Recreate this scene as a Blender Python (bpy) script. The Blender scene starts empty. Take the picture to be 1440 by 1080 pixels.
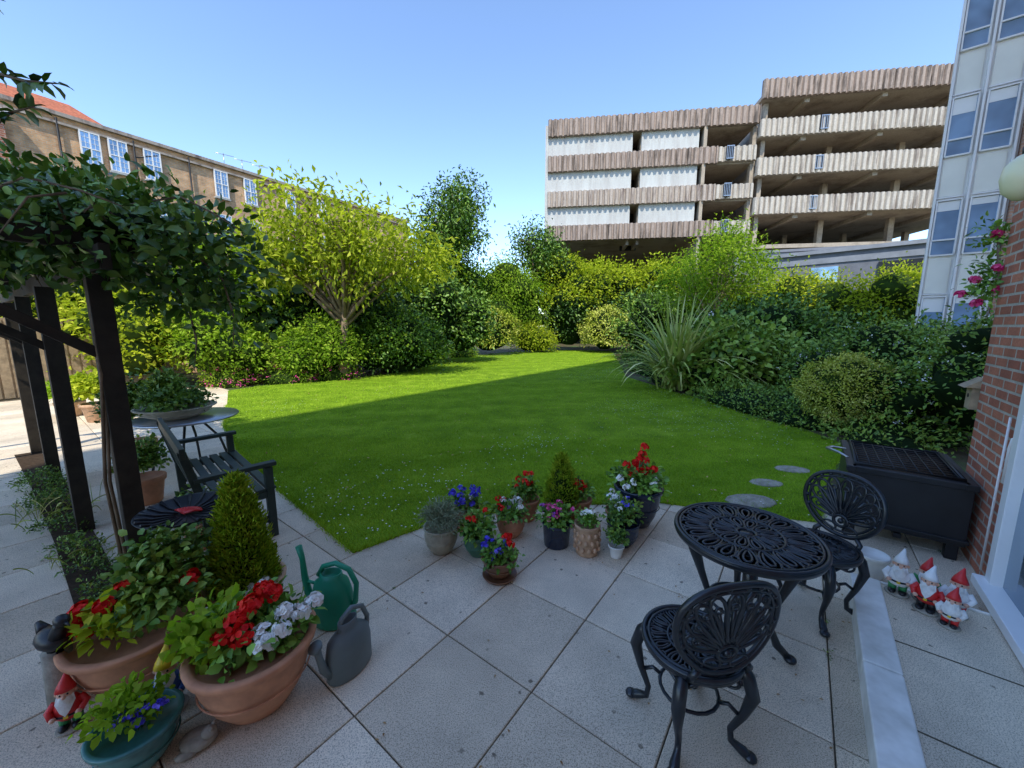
import bpy, math, random
import numpy as np
from mathutils import Vector, Matrix
R=math.radians
rng=np.random.default_rng(7); random.seed(5)
sc=bpy.context.scene
# ------------------------------------------------------------------ materials
def newmat(name):
    m=bpy.data.materials.new(name); m.use_nodes=True
    nt=m.node_tree; nt.nodes.clear()
    out=nt.nodes.new("ShaderNodeOutputMaterial"); p=nt.nodes.new("ShaderNodeBsdfPrincipled")
    nt.links.new(p.outputs[0],out.inputs[0])
    return m,nt,p,out
def nd(nt,t,**k):
    n=nt.nodes.new(t)
    for a,b in k.items(): setattr(n,a,b)
    return n
def ramp(nt,stops):
    r=nd(nt,"ShaderNodeValToRGB"); e=r.color_ramp.elements
    while len(e)>len(stops): e.remove(e[-1])
    while len(e)<len(stops): e.new(0.5)
    for i,(p,c) in enumerate(stops):
        e[i].position=p; e[i].color=(c[0],c[1],c[2],1)
    return r
def mix(nt,a,b,fac,mode='MIX'):
    n=nd(nt,"ShaderNodeMix",data_type='RGBA',blend_type=mode)
    for s,v in ((0,fac),(6,a),(7,b)):
        if hasattr(v,"links"): nt.links.new(v,n.inputs[s])
        elif s==0: n.inputs[0].default_value=v
        else: n.inputs[s].default_value=(v[0],v[1],v[2],1)
    return n.outputs[2]
def noise(nt,scale,detail=3,rough=.6,coord=None,w='Object'):
    n=nd(nt,"ShaderNodeTexNoise"); n.inputs["Scale"].default_value=scale; n.inputs["Detail"].default_value=detail
    n.inputs["Roughness"].default_value=rough
    if coord is None:
        t=nd(nt,"ShaderNodeTexCoord"); coord=t.outputs[w]
    nt.links.new(coord,n.inputs["Vector"]); return n.outputs["Fac"]
def bump(nt,p,h,strength=.3,dist=.01):
    b=nd(nt,"ShaderNodeBump"); b.inputs["Strength"].default_value=strength; b.inputs["Distance"].default_value=dist
    nt.links.new(h,b.inputs["Height"]); nt.links.new(b.outputs[0],p.inputs["Normal"])
def simple(name,c,rough=.6,var=.25,scale=12,spec=.5,metal=0,bs=.15,c2=None):
    m,nt,p,o=newmat(name)
    n=noise(nt,scale)
    c2=c2 or tuple(x*(1-var) for x in c)
    r=ramp(nt,[(.3,c2),(.65,c)]); nt.links.new(n,r.inputs[0]); nt.links.new(r.outputs[0],p.inputs["Base Color"])
    p.inputs["Roughness"].default_value=rough; p.inputs["Specular IOR Level"].default_value=spec; p.inputs["Metallic"].default_value=metal
    if bs>.12: bump(nt,p,noise(nt,scale*6,2),bs,.004)
    return m
def leafmat(name,stops,trans=.35,rough=.45,spec=.4,diff=False):
    m,nt,p,o=newmat(name)
    a=nd(nt,"ShaderNodeAttribute",attribute_name="v")
    r=ramp(nt,stops); nt.links.new(a.outputs["Fac"],r.inputs[0])
    if diff:
        nt.nodes.remove(p); p=nd(nt,"ShaderNodeBsdfDiffuse"); nt.links.new(r.outputs[0],p.inputs[0]); nt.links.new(p.outputs[0],o.inputs[0])
    else:
        nt.links.new(r.outputs[0],p.inputs["Base Color"]); p.inputs["Roughness"].default_value=rough; p.inputs["Specular IOR Level"].default_value=spec
    if trans>0:
        t=nd(nt,"ShaderNodeBsdfTranslucent")
        tb=mix(nt,r.outputs[0],(1.6,1.7,.6),1.0,'MULTIPLY'); nt.links.new(tb,t.inputs[0])
        ms=nd(nt,"ShaderNodeMixShader"); ms.inputs[0].default_value=trans
        nt.links.new(p.outputs[0],ms.inputs[1]); nt.links.new(t.outputs[0],ms.inputs[2]); nt.links.new(ms.outputs[0],o.inputs[0])
    return m
def S(*c):return [(i/(len(c)-1) if len(c)>1 else 0,x) for i,x in enumerate(c)]
L_dark=leafmat("leaf_dark",S((.015,.042,.010),(.055,.13,.020),(.17,.28,.045)),0)
L_mid=leafmat("leaf_mid",S((.032,.085,.014),(.125,.25,.028),(.32,.45,.06)),0)
L_light=leafmat("leaf_light",S((.08,.15,.018),(.25,.39,.035),(.48,.58,.09)),.4,diff=True)
L_yel=leafmat("leaf_yellow",S((.15,.21,.018),(.38,.45,.035),(.60,.62,.08)),.35,diff=True)
L_cherry=leafmat("leaf_cherry",S((.13,.18,.02),(.36,.42,.04),(.60,.62,.11)),.4,diff=True)
L_var=leafmat("leaf_variegated",S((.12,.19,.02),(.44,.49,.06),(.76,.76,.24)),0,diff=True)
L_conif=leafmat("leaf_conifer",S((.11,.22,.012),(.30,.45,.028),(.50,.58,.05)),0,.6,diff=True)
L_lav=leafmat("leaf_lavender",S((.15,.19,.11),(.30,.36,.22),(.46,.50,.34)),0,.7,diff=True)
L_ger=leafmat("leaf_geranium",S((.05,.13,.018),(.15,.31,.035),(.28,.48,.06)),0)
L_clim=leafmat("leaf_climber",S((.02,.06,.014),(.07,.17,.022),(.19,.33,.05)),0,.35)
L_grass=leafmat("grass_blade",S((.14,.26,.012),(.31,.49,.028),(.52,.65,.075)),0,diff=True)
L_strap=leafmat("leaf_strap",S((.18,.28,.03),(.40,.48,.10),(.72,.70,.30)),0,.4)
F_red=leafmat("petal_red",S((.6,.004,.006),(.88,.014,.012),(.92,.05,.03)),0,.6,.2)
F_white=leafmat("petal_white",S((.85,.83,.76),(.9,.9,.86),(.93,.93,.9)),0,.7,.2)
F_pink=leafmat("petal_pink",S((.62,.03,.25),(.82,.08,.34),(.88,.28,.5)),0,.6,.2)
F_rose=leafmat("petal_rose",S((.42,.01,.08),(.66,.03,.16),(.8,.12,.28)),0,.6,.2)
F_blue=leafmat("petal_blue",S((.05,.04,.48),(.10,.08,.72),(.25,.2,.85)),0,.6,.2)
F_purp=leafmat("petal_purple",S((.18,.02,.28),(.38,.06,.5),(.55,.18,.65)),0,.6,.2)
F_dead=leafmat("fallen_leaf",S((.25,.12,.04),(.45,.28,.12),(.6,.45,.2)),0,.8,.2)
core=simple("foliage_core",(.014,.032,.008),.9,.5,3,.1,bs=0)  # hull blocking see-through; interior shade is put into its dark colour
corel=simple("foliage_core_light",(.035,.065,.010),.9,.5,3,.1,bs=0)  # paler hull for light shrubs, interior shade again in its colour
bark=simple("bark",(.24,.18,.12),.9,.5,8,.2,bs=.6)
barkl=simple("bark_light",(.40,.32,.23),.9,.4,8,.2,bs=.6)
terra=simple("terracotta",(.66,.31,.17),.75,.28,9,.3,bs=.2,c2=(.46,.21,.12))
terra2=simple("terracotta_pale",(.64,.40,.25),.8,.3,11,.3,bs=.2,c2=(.40,.25,.15))
brownpot=simple("brown_glaze",(.24,.11,.055),.35,.4,9,.5,bs=.05)
tealpot=simple("teal_glaze",(.07,.23,.21),.25,.5,9,.6,bs=.05)
greenpot=simple("green_glaze",(.08,.24,.14),.3,.5,9,.6,bs=.05)
navypot=simple("navy_glaze",(.018,.028,.06),.2,.4,9,.6,bs=.03)
taupepot=simple("taupe_glaze",(.46,.41,.29),.5,.35,14,.5,bs=.1)
whitepot=simple("white_ceramic",(.85,.82,.76),.4,.15,9,.5,bs=.05)
soil=simple("soil",(.075,.05,.032),.95,.5,25,.1,bs=.8)
iron=simple("cast_iron_paint",(.012,.017,.024),.30,.4,20,.6,bs=.05)
blackm=simple("black_metal",(.016,.017,.02),.45,.4,7,.5,bs=.1)
darkwood=simple("dark_stained_wood",(.036,.029,.021),.65,.5,10,.35,bs=.35)
benchwood=simple("bench_green_paint",(.034,.052,.044),.5,.4,12,.4,bs=.25)
plast_g=simple("green_plastic",(.015,.29,.16),.4,.15,6,.45,bs=.03)
plast_k=simple("grey_plastic",(.16,.20,.20),.45,.2,6,.45,bs=.03)
whitep=simple("white_upvc",(.90,.88,.86),.35,.06,3,.5,bs=0)
kerbw=simple("white_painted_kerb",(.93,.90,.84),.7,.22,6,.3,bs=.4,c2=(.66,.63,.56))
redp=simple("red_paint",(.72,.03,.03),.4,.25,12,.5,bs=.05)
bluep=simple("blue_paint",(.05,.13,.45),.4,.25,12,.5,bs=.05)
yelp=simple("yellow_paint",(.88,.60,.03),.4,.2,12,.5,bs=.05)
greenp=simple("green_paint",(.05,.30,.10),.4,.25,12,.5,bs=.05)
skinp=simple("gnome_skin",(.78,.45,.32),.5,.15,12,.5,bs=.05)
beardp=simple("beard_white",(.86,.83,.79),.7,.25,30,.4,bs=.5)
blackp=simple("black_paint",(.015,.015,.018),.4,.3,12,.5,bs=.05)
stone=simple("stone",(.42,.38,.31),.85,.45,14,.3,bs=.6)
greywall=simple("grey_render",(.20,.21,.24),.8,.25,2,.3,bs=.1)
greyroof=simple("grey_felt",(.30,.32,.36),.9,.3,1.5,.3,bs=.1)
steel=simple("steel",(.45,.47,.5),.3,.2,8,.5,metal=.8,bs=.02)
globe=simple("cream_globe",(.86,.80,.50),.3,.12,5,.5,bs=0)
woodl=simple("weathered_wood",(.44,.33,.21),.8,.4,10,.3,bs=.4)
def glassmat(name="window_glass",c=(.34,.46,.58),met=.7):
    m,nt,p,o=newmat(name)
    n0=noise(nt,1.3,2); r=ramp(nt,[(.35,tuple(x*.6 for x in c)),(.65,c)]); nt.links.new(n0,r.inputs[0]); nt.links.new(r.outputs[0],p.inputs["Base Color"])
    p.inputs["Roughness"].default_value=.05;p.inputs["Specular IOR Level"].default_value=1.0;p.inputs["Metallic"].default_value=met
    n=noise(nt,.9,2);bump(nt,p,n,.10,.06)
    return m
glass=glassmat()
glassb=glassmat("tower_glass",(.30,.47,.68),.15)
def brickmat(name,c1,c2,mortar,bw=.225,bh=.075,ms=.010,rough=.85):
    m,nt,p,o=newmat(name)
    t=nd(nt,"ShaderNodeTexCoord"); s=nd(nt,"ShaderNodeSeparateXYZ"); nt.links.new(t.outputs["Object"],s.inputs[0])
    a=nd(nt,"ShaderNodeMath",operation='ADD'); nt.links.new(s.outputs[0],a.inputs[0]); nt.links.new(s.outputs[1],a.inputs[1])
    c=nd(nt,"ShaderNodeCombineXYZ"); nt.links.new(a.outputs[0],c.inputs[0]); nt.links.new(s.outputs[2],c.inputs[1])
    b=nd(nt,"ShaderNodeTexBrick"); nt.links.new(c.outputs[0],b.inputs["Vector"])
    b.inputs["Scale"].default_value=1; b.inputs["Brick Width"].default_value=bw; b.inputs["Row Height"].default_value=bh
    b.inputs["Mortar Size"].default_value=ms; b.inputs["Mortar Smooth"].default_value=.2;b.inputs["Bias"].default_value=-.1
    b.inputs["Color1"].default_value=(*c1,1); b.inputs["Color2"].default_value=(*c2,1); b.inputs["Mortar"].default_value=(*mortar,1)
    n=noise(nt,3.1,4); r=ramp(nt,[(.3,(.66,.66,.66)),(.7,(1.15,1.15,1.15))]); nt.links.new(n,r.inputs[0])
    n2=noise(nt,60,2); r2=ramp(nt,[(.3,(.78,.78,.78)),(.7,(1.1,1.1,1.1))]); nt.links.new(n2,r2.inputs[0])
    x=mix(nt,b.outputs["Color"],r.outputs[0],1,'MULTIPLY'); x=mix(nt,x,r2.outputs[0],1,'MULTIPLY')
    nt.links.new(x,p.inputs["Base Color"]); p.inputs["Roughness"].default_value=rough
    inv=nd(nt,"ShaderNodeMath",operation='SUBTRACT'); inv.inputs[0].default_value=1; nt.links.new(b.outputs["Fac"],inv.inputs[1])
    bump(nt,p,inv.outputs[0],.6,.008)
    return m
brick_red=brickmat("red_brick",(.58,.20,.11),(.40,.12,.07),(.54,.46,.37))
brick_far=brickmat("tower_brick",(.50,.27,.17),(.42,.21,.13),(.42,.36,.30))
brick_yel=brickmat("stock_brick",(.80,.47,.24),(.64,.34,.17),(.62,.50,.36))
def pavemat():
    m,nt,p,o=newmat("paving_slab")
    t=nd(nt,"ShaderNodeTexCoord"); co=t.outputs["Object"]
    a=nd(nt,"ShaderNodeAttribute",attribute_name="v")
    base=ramp(nt,[(0,(.68,.57,.425)),(.5,(.80,.68,.52)),(1,(.87,.75,.58))]); nt.links.new(a.outputs["Fac"],base.inputs[0])
    n1=noise(nt,190,2,.7,co); r1=ramp(nt,[(.36,(.50,.48,.45)),(.5,(1,1,1)),(.68,(1.15,1.14,1.13))]); nt.links.new(n1,r1.inputs[0])
    n2=noise(nt,1.6,5,.65,co); r2=ramp(nt,[(.3,(.74,.74,.74)),(.62,(1.05,1.04,1.03))]); nt.links.new(n2,r2.inputs[0])
    v=nd(nt,"ShaderNodeTexVoronoi"); v.inputs["Scale"].default_value=9.0; nt.links.new(co,v.inputs["Vector"])
    add=nd(nt,"ShaderNodeMath",operation='ADD'); nt.links.new(v.outputs["Distance"],add.inputs[0])
    n3=noise(nt,55,2,.6,co); sc3=nd(nt,"ShaderNodeMath",operation='MULTIPLY'); sc3.inputs[1].default_value=.16; nt.links.new(n3,sc3.inputs[0]); nt.links.new(sc3.outputs[0],add.inputs[1])
    r3=ramp(nt,[(.155,(.34,.33,.32)),(.195,(1,1,1))]); nt.links.new(add.outputs[0],r3.inputs[0])
    n4=noise(nt,1.1,2,.6,co); r4=ramp(nt,[(.38,(0,0,0)),(.50,(1,1,1))]); nt.links.new(n4,r4.inputs[0])
    st=mix(nt,(1,1,1),r3.outputs[0],r4.outputs[0])
    x=mix(nt,base.outputs[0],r1.outputs[0],1,'MULTIPLY'); x=mix(nt,x,r2.outputs[0],1,'MULTIPLY'); x=mix(nt,x,st,1,'MULTIPLY')
    nt.links.new(x,p.inputs["Base Color"]); p.inputs["Roughness"].default_value=.85; p.inputs["Specular IOR Level"].default_value=.25
    bump(nt,p,n1,.35,.003)
    return m
pave=pavemat()
joint=simple("joint_sand",(.14,.12,.085),.95,.5,20,.1,bs=.4)
def lawnmat():
    m,nt,p,o=newmat("lawn_turf")
    t=nd(nt,"ShaderNodeTexCoord"); sp=nd(nt,"ShaderNodeSeparateXYZ"); nt.links.new(t.outputs["Object"],sp.inputs[0])
    mx=nd(nt,"ShaderNodeMath",operation='MULTIPLY'); mx.inputs[1].default_value=math.sin(R(12))*2*math.pi/1.2; nt.links.new(sp.outputs[0],mx.inputs[0])
    my=nd(nt,"ShaderNodeMath",operation='MULTIPLY'); my.inputs[1].default_value=-math.cos(R(12))*2*math.pi/1.2; nt.links.new(sp.outputs[1],my.inputs[0])
    ad=nd(nt,"ShaderNodeMath",operation='ADD'); nt.links.new(mx.outputs[0],ad.inputs[0]); nt.links.new(my.outputs[0],ad.inputs[1])
    si=nd(nt,"ShaderNodeMath",operation='SINE'); nt.links.new(ad.outputs[0],si.inputs[0])
    rs_=ramp(nt,[(.0,(.94,.95,.93)),(.5,(1.05,1.04,1.05))]); nt.links.new(si.outputs[0],rs_.inputs[0])
    n=noise(nt,2.2,5,.6,t.outputs["Object"]); r=ramp(nt,[(.3,(.13,.24,.012)),(.55,(.22,.36,.018)),(.75,(.33,.46,.04))]); nt.links.new(n,r.inputs[0])
    n2=noise(nt,90,2,.6,t.outputs["Object"]); r2=ramp(nt,[(.3,(.55,.55,.55)),(.7,(1.2,1.2,1.2))]); nt.links.new(n2,r2.inputs[0])
    x=mix(nt,r.outputs[0],r2.outputs[0],1,'MULTIPLY'); x=mix(nt,x,rs_.outputs[0],1,'MULTIPLY')
    nt.links.new(x,p.inputs["Base Color"]); p.inputs["Roughness"].default_value=.9
    p.inputs["Specular IOR Level"].default_value=.1
    bump(nt,p,n2,.8,.02); return m
lawnm=lawnmat()
def groundmat():
    m,nt,p,o=newmat("garden_soil")
    n=noise(nt,.8,5); r=ramp(nt,[(.35,(.07,.05,.03)),(.5,(.10,.08,.04)),(.62,(.07,.13,.03))]); nt.links.new(n,r.inputs[0])
    nt.links.new(r.outputs[0],p.inputs["Base Color"]); p.inputs["Roughness"].default_value=.95; bump(nt,p,noise(nt,30,3),.8,.03); return m
groundm=groundmat()
def concmat(name,c,dark,streak=True,sc1=1.2,st=(.36,.5,.75),lo=.80):
    m,nt,p,o=newmat(name)
    t=nd(nt,"ShaderNodeTexCoord"); mp=nd(nt,"ShaderNodeMapping"); mp.inputs["Scale"].default_value=(2.6,2.6,.35) if streak else (1,1,1)
    nt.links.new(t.outputs["Object"],mp.inputs[0])
    n=noise(nt,sc1,6,.7,mp.outputs[0]); r=ramp(nt,[(st[0],dark),(st[1],c),(st[2],tuple(x*1.12 for x in c))]); nt.links.new(n,r.inputs[0])
    n2=noise(nt,9,4,.6,t.outputs["Object"]); r2=ramp(nt,[(.3,(lo,lo,lo)),(.7,(1.06,1.06,1.06))]); nt.links.new(n2,r2.inputs[0])
    nt.links.new(mix(nt,r.outputs[0],r2.outputs[0],1,'MULTIPLY'),p.inputs["Base Color"]); p.inputs["Roughness"].default_value=.9
    return m
conc_pink=concmat("ribbed_concrete",(.45,.38,.32),(.19,.14,.12))
conc_dark=concmat("ribbed_concrete_weathered",(.37,.29,.24),(.11,.085,.07))
conc_cream=concmat("ribbed_concrete_cream",(.52,.47,.40),(.29,.24,.20))
conc_white=concmat("panel_concrete",(.52,.53,.51),(.42,.41,.39),True,.8,(.35,.6,.9),.94)
conc_in=concmat("deck_concrete",(.42,.35,.27),(.26,.21,.16),False,.5)
tile_red=simple("red_tile",(.50,.16,.08),.8,.45,9,.3,bs=.6)
panelw=simple("tower_panel",(.90,.89,.86),.4,.08,1.5,.5,bs=0)
panelc=simple("tower_spandrel",(.88,.86,.76),.4,.08,1.5,.5,bs=0)

# ------------------------------------------------------------------ builders
def link(o,parent=None):
    bpy.context.collection.objects.link(o)
    if parent: o.parent=parent
    return o
def empty(name,loc=(0,0,0),rz=0):
    e=bpy.data.objects.new(name,None); e.location=loc; e.rotation_euler=(0,0,rz); e.empty_display_size=.1; return link(e)
class B:
    def __init__(s): s.V=[];s.F=[];s.M=[];s.S=[];s.mats=[];s.T=None
    def add(s,v,f,mat,smooth=True,T=None):
        if mat not in s.mats: s.mats.append(mat)
        k=len(s.V); mi=s.mats.index(mat)
        for M in (T,s.T):
            if M is not None: v=[tuple(M@Vector(x)) for x in v]
        s.V+= [tuple(x) for x in v]; s.F+=[tuple(i+k for i in q) for q in f]; s.M+=[mi]*len(f); s.S+=[smooth]*len(f)
    def box(s,c,z,mat,rz=0,T=None,taper=1):
        a,b,d=z[0]/2,z[1]/2,z[2]/2; cs,sn=math.cos(rz),math.sin(rz); v=[]
        for zz,k in((-d,1),(d,taper)):
            for x,y in((-a,-b),(a,-b),(a,b),(-a,b)):
                x*=k;y*=k
                v.append((c[0]+x*cs-y*sn,c[1]+x*sn+y*cs,c[2]+zz))
        s.add(v,[(3,2,1,0),(4,5,6,7),(0,1,5,4),(1,2,6,5),(2,3,7,6),(3,0,4,7)],mat,False,T)
    def beam(s,p,q,w,h,mat):
        p=Vector(p);q=Vector(q);d=(q-p);l=d.length;d.normalize()
        up=Vector((0,0,1)) if abs(d.z)<.95 else Vector((1,0,0))
        sd=d.cross(up).normalized();u=sd.cross(d)
        v=[]
        for e in(p,q):
            for a,b in((-1,-1),(1,-1),(1,1),(-1,1)): v.append(e+sd*a*w/2+u*b*h/2)
        s.add(v,[(3,2,1,0),(4,5,6,7),(0,1,5,4),(1,2,6,5),(2,3,7,6),(3,0,4,7)],mat,False)
    def tube(s,path,r,mat,seg=7,closed=False,T=None):
        P=[Vector(p) for p in path];n=len(P)
        if not hasattr(r,'__len__'): r=[r]*n
        v=[];f=[];prev=None
        for i in range(n):
            if closed: t=P[(i+1)%n]-P[i-1]
            else: t=P[min(i+1,n-1)]-P[max(i-1,0)]
            t.normalize()
            if prev is None:
                a=Vector((0,0,1)) if abs(t.z)<.9 else Vector((1,0,0)); nn=t.cross(a).normalized()
            else:
                nn=(prev-t*prev.dot(t)); nn=nn.normalized() if nn.length>1e-6 else t.orthogonal().normalized()
            prev=nn; bb=t.cross(nn)
            for j in range(seg):
                a=2*math.pi*j/seg; v.append(P[i]+(nn*math.cos(a)+bb*math.sin(a))*r[i])
        m=n if closed else n-1
        for i in range(m):
            for j in range(seg):
                a=i*seg+j;b=i*seg+(j+1)%seg;c=((i+1)%n)*seg+(j+1)%seg;d=((i+1)%n)*seg+j
                f.append((a,b,c,d))
        if not closed:
            f.append(tuple(range(seg-1,-1,-1))); f.append(tuple((n-1)*seg+j for j in range(seg)))
        s.add(v,f,mat,True,T)
    def lathe(s,prof,mat,seg=28,c=(0,0,0),sx=1,sy=1,T=None,smooth=True):
        v=[];f=[]
        for r,z in prof:
            for j in range(seg):
                a=2*math.pi*j/seg; v.append((c[0]+r*math.cos(a)*sx,c[1]+r*math.sin(a)*sy,c[2]+z))
        for i in range(len(prof)-1):
            for j in range(seg):
                f.append((i*seg+j,i*seg+(j+1)%seg,(i+1)*seg+(j+1)%seg,(i+1)*seg+j))
        if prof[0][0]>1e-4: f.append(tuple(range(seg-1,-1,-1)))
        if prof[-1][0]>1e-4: f.append(tuple((len(prof)-1)*seg+j for j in range(seg)))
        s.add(v,f,mat,smooth,T)
    def ball(s,c,r,mat,seg=14,rings=9,nz=0,T=None):
        if not hasattr(r,'__len__'): r=(r,r,r)
        v=[];f=[];ph=random.random()*6
        for i in range(rings+1):
            th=math.pi*i/rings
            for j in range(seg):
                a=2*math.pi*j/seg; x,y,z=math.sin(th)*math.cos(a),math.sin(th)*math.sin(a),math.cos(th)
                k=1+nz*(math.sin(5*x+ph)+math.sin(6*y+2*ph)+math.sin(7*z+ph*3))/3
                v.append((c[0]+r[0]*x*k,c[1]+r[1]*y*k,c[2]+r[2]*z*k))
        for i in range(rings):
            for j in range(seg): f.append((i*seg+j,(i+1)*seg+j,(i+1)*seg+(j+1)%seg,i*seg+(j+1)%seg))
        s.add(v,f,mat,True,T)
    def build(s,name,loc=(0,0,0),rz=0,parent=None,bevel=0):
        me=bpy.data.meshes.new(name); me.from_pydata(s.V,[],s.F)
        for m in s.mats: me.materials.append(m)
        me.polygons.foreach_set("material_index",s.M); me.polygons.foreach_set("use_smooth",s.S); me.update()
        o=bpy.data.objects.new(name,me); o.location=loc; o.rotation_euler=(0,0,rz); link(o,parent)
        if bevel:
            b=o.modifiers.new("bev","BEVEL"); b.width=bevel; b.segments=2; b.limit_method='ANGLE'; b.angle_limit=R(50)
        return o
TPL={
 'lo':(np.array([(0,0,0),(.5,-.5,.10),(1,0,-.12),(.5,.5,.10)]),np.array([(0,1,2),(0,2,3)])),
 'hi':(np.array([(0,0,0),(.3,-.46,.08),(.7,-.36,.04),(1,0,-.16),(.7,.36,.04),(.3,.46,.08),(.35,0,0),(.7,0,-.04)]),
       np.array([(0,1,6),(1,2,7),(1,7,6),(2,3,7),(0,6,5),(6,7,4),(6,4,5),(7,3,4)])),
 'round':(np.array([(0,0,0),(.1,-.35,.06),(.5,-.52,.10),(.9,-.32,.08),(1.0,0,.02),(.9,.32,.08),(.5,.52,.10),(.1,.35,.06),(.45,0,-.05)]),
       np.array([(0,1,8),(1,2,8),(2,3,8),(3,4,8),(4,5,8),(5,6,8),(6,7,8),(7,0,8)])),
 'blade':(np.array([(0,-.5,0),(0,.5,0),(1,0,0)]),np.array([(0,1,2)])),
}
def unit(a): return a/np.maximum(np.linalg.norm(a,axis=1,keepdims=True),1e-9)
def leaves(name,P,D,N,L,W,v,mat,parent=None,tpl='lo'):
    P=np.asarray(P,float); n=len(P)
    D=unit(D); Sd=unit(np.cross(D,N)); N=np.cross(Sd,D)
    L=np.broadcast_to(np.asarray(L,float),(n,)); W=np.broadcast_to(np.asarray(W,float),(n,))
    T,Fc=TPL[tpl]; k=len(T)
    V=P[:,None,:]+D[:,None,:]*(T[None,:,0:1]*L[:,None,None])+Sd[:,None,:]*(T[None,:,1:2]*W[:,None,None])+N[:,None,:]*(T[None,:,2:3]*L[:,None,None])
    F=(Fc[None]+ (np.arange(n)*k)[:,None,None]).reshape(-1,3)
    me=bpy.data.meshes.new(name); me.vertices.add(n*k); me.vertices.foreach_set("co",V.reshape(-1).astype(np.float32))
    nf=len(F); me.loops.add(nf*3); me.loops.foreach_set("vertex_index",F.reshape(-1).astype(np.int32))
    me.polygons.add(nf); me.polygons.foreach_set("loop_start",(np.arange(nf)*3).astype(np.int32)); me.polygons.foreach_set("loop_total",np.full(nf,3,np.int32))
    me.update(calc_edges=True)
    at=me.attributes.new("v",'FLOAT','POINT'); at.data.foreach_set("value",np.repeat(np.clip(v,0,1),k).astype(np.float32))
    me.materials.append(mat); o=bpy.data.objects.new(name,me); return link(o,parent)
def rdir(n): return unit(rng.normal(size=(n,3)))
def clusters(blobs,n,lo=.85,hi=1.08,zmin=.03,zb=-.55,fill=.0):
    BB=np.array(blobs);vols=BB[:,3]*BB[:,4]+BB[:,4]*BB[:,5]+BB[:,3]*BB[:,5]; w=vols/vols.sum(); P=[];O=[]
    while sum(len(x) for x in P)<n:
        m=n*2;idx=rng.choice(len(blobs),m,p=w); b=BB[idx]; d=rdir(m)
        rr=rng.uniform(lo,hi,m)+.10*np.sin(5*d[:,0]+idx*1.7)*np.sin(6*d[:,1]+idx)+.08*np.sin(9*d[:,2]+3*d[:,0]*2+idx)
        if fill>0:
            ff=rng.random(m)<fill; rr=np.where(ff,rr*rng.uniform(.35,1,m),rr)
        p=b[:,:3]+d*b[:,3:6]*rr[:,None]
        ok=(p[:,2]>zmin)&(d[:,2]>zb)
        for i,bb in enumerate(blobs):
            q=((p-np.array(bb[:3]))/np.array(bb[3:6])); ok&=~((np.linalg.norm(q,axis=1)<.74)&(idx!=i))
        P.append(p[ok]);O.append(d[ok])
    return np.concatenate(P)[:n],np.concatenate(O)[:n]
def lump(blobs,k=8,sub=.42):
    out=[]
    for c in blobs:
        out.append((c[0],c[1],c[2],c[3]*.84,c[4]*.84,c[5]*.88))
        for i in range(k):
            d=rdir(1)[0]; d[2]=abs(d[2])*1.0-.25; d/=np.linalg.norm(d)
            if d[1]>.3: d[1]*=-1
            s=sub*random.uniform(.75,1.25); m=(c[3]+c[4]+c[5])/3
            out.append((c[0]+d[0]*c[3]*.72,c[1]+d[1]*c[4]*.72,max(c[2]+d[2]*c[5]*.74,.25*m),m*s,m*s,m*s*.85))
    return out
def fol(name,blobs,ncl,per,L,mat,parent=None,spread=2.0,off=(0,0,0),tpl='lo',asp=.5,up=.5,droop=0,fill=.1,lo=.85,hi=1.08,zb=-.55,zmin=.03,vb=.0):
    C,O=clusters(blobs,ncl,lo,hi,zmin,zb,fill)
    n=ncl*per; ci=np.repeat(np.arange(ncl),per)
    g=rng.normal(size=(n,3))*L*spread*np.array([.75,.75,.6])
    P=C[ci]+g; P[:,2]=np.maximum(P[:,2],zmin*.5)
    D=unit(O[ci]*.7+rdir(n)*.9+unit(g)*.5+np.array([0,0,-droop]))
    N=unit(O[ci]*.5+rdir(n)*.6+np.array([0,0,up]))
    lf=.12*np.sin(C[:,0]*1.9+C[:,2]*1.3)*np.sin(C[:,1]*1.7+C[:,2]*2.1+1)
    v=.45+vb+(rng.normal(size=ncl)*.18+lf)[ci]+rng.normal(size=n)*.14
    Ls=L*rng.uniform(.6,1.25,n)
    return leaves(name,P-np.array(off),D,N,Ls,Ls*asp,v,mat,parent,tpl)
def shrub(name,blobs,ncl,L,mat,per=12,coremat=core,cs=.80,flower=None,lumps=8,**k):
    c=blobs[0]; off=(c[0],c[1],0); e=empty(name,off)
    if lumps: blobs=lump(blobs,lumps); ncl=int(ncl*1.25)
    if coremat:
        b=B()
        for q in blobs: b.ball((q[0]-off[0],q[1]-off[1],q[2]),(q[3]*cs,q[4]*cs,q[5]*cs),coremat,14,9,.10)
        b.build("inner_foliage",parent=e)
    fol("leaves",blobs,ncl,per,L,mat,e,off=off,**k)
    if flower:
        fm,nf,fl=flower; fol("flowers",blobs,nf,7,fl,fm,e,off=off,spread=.9,lo=1.0,hi=1.12,fill=0,up=.6,asp=.8)
    return e
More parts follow.
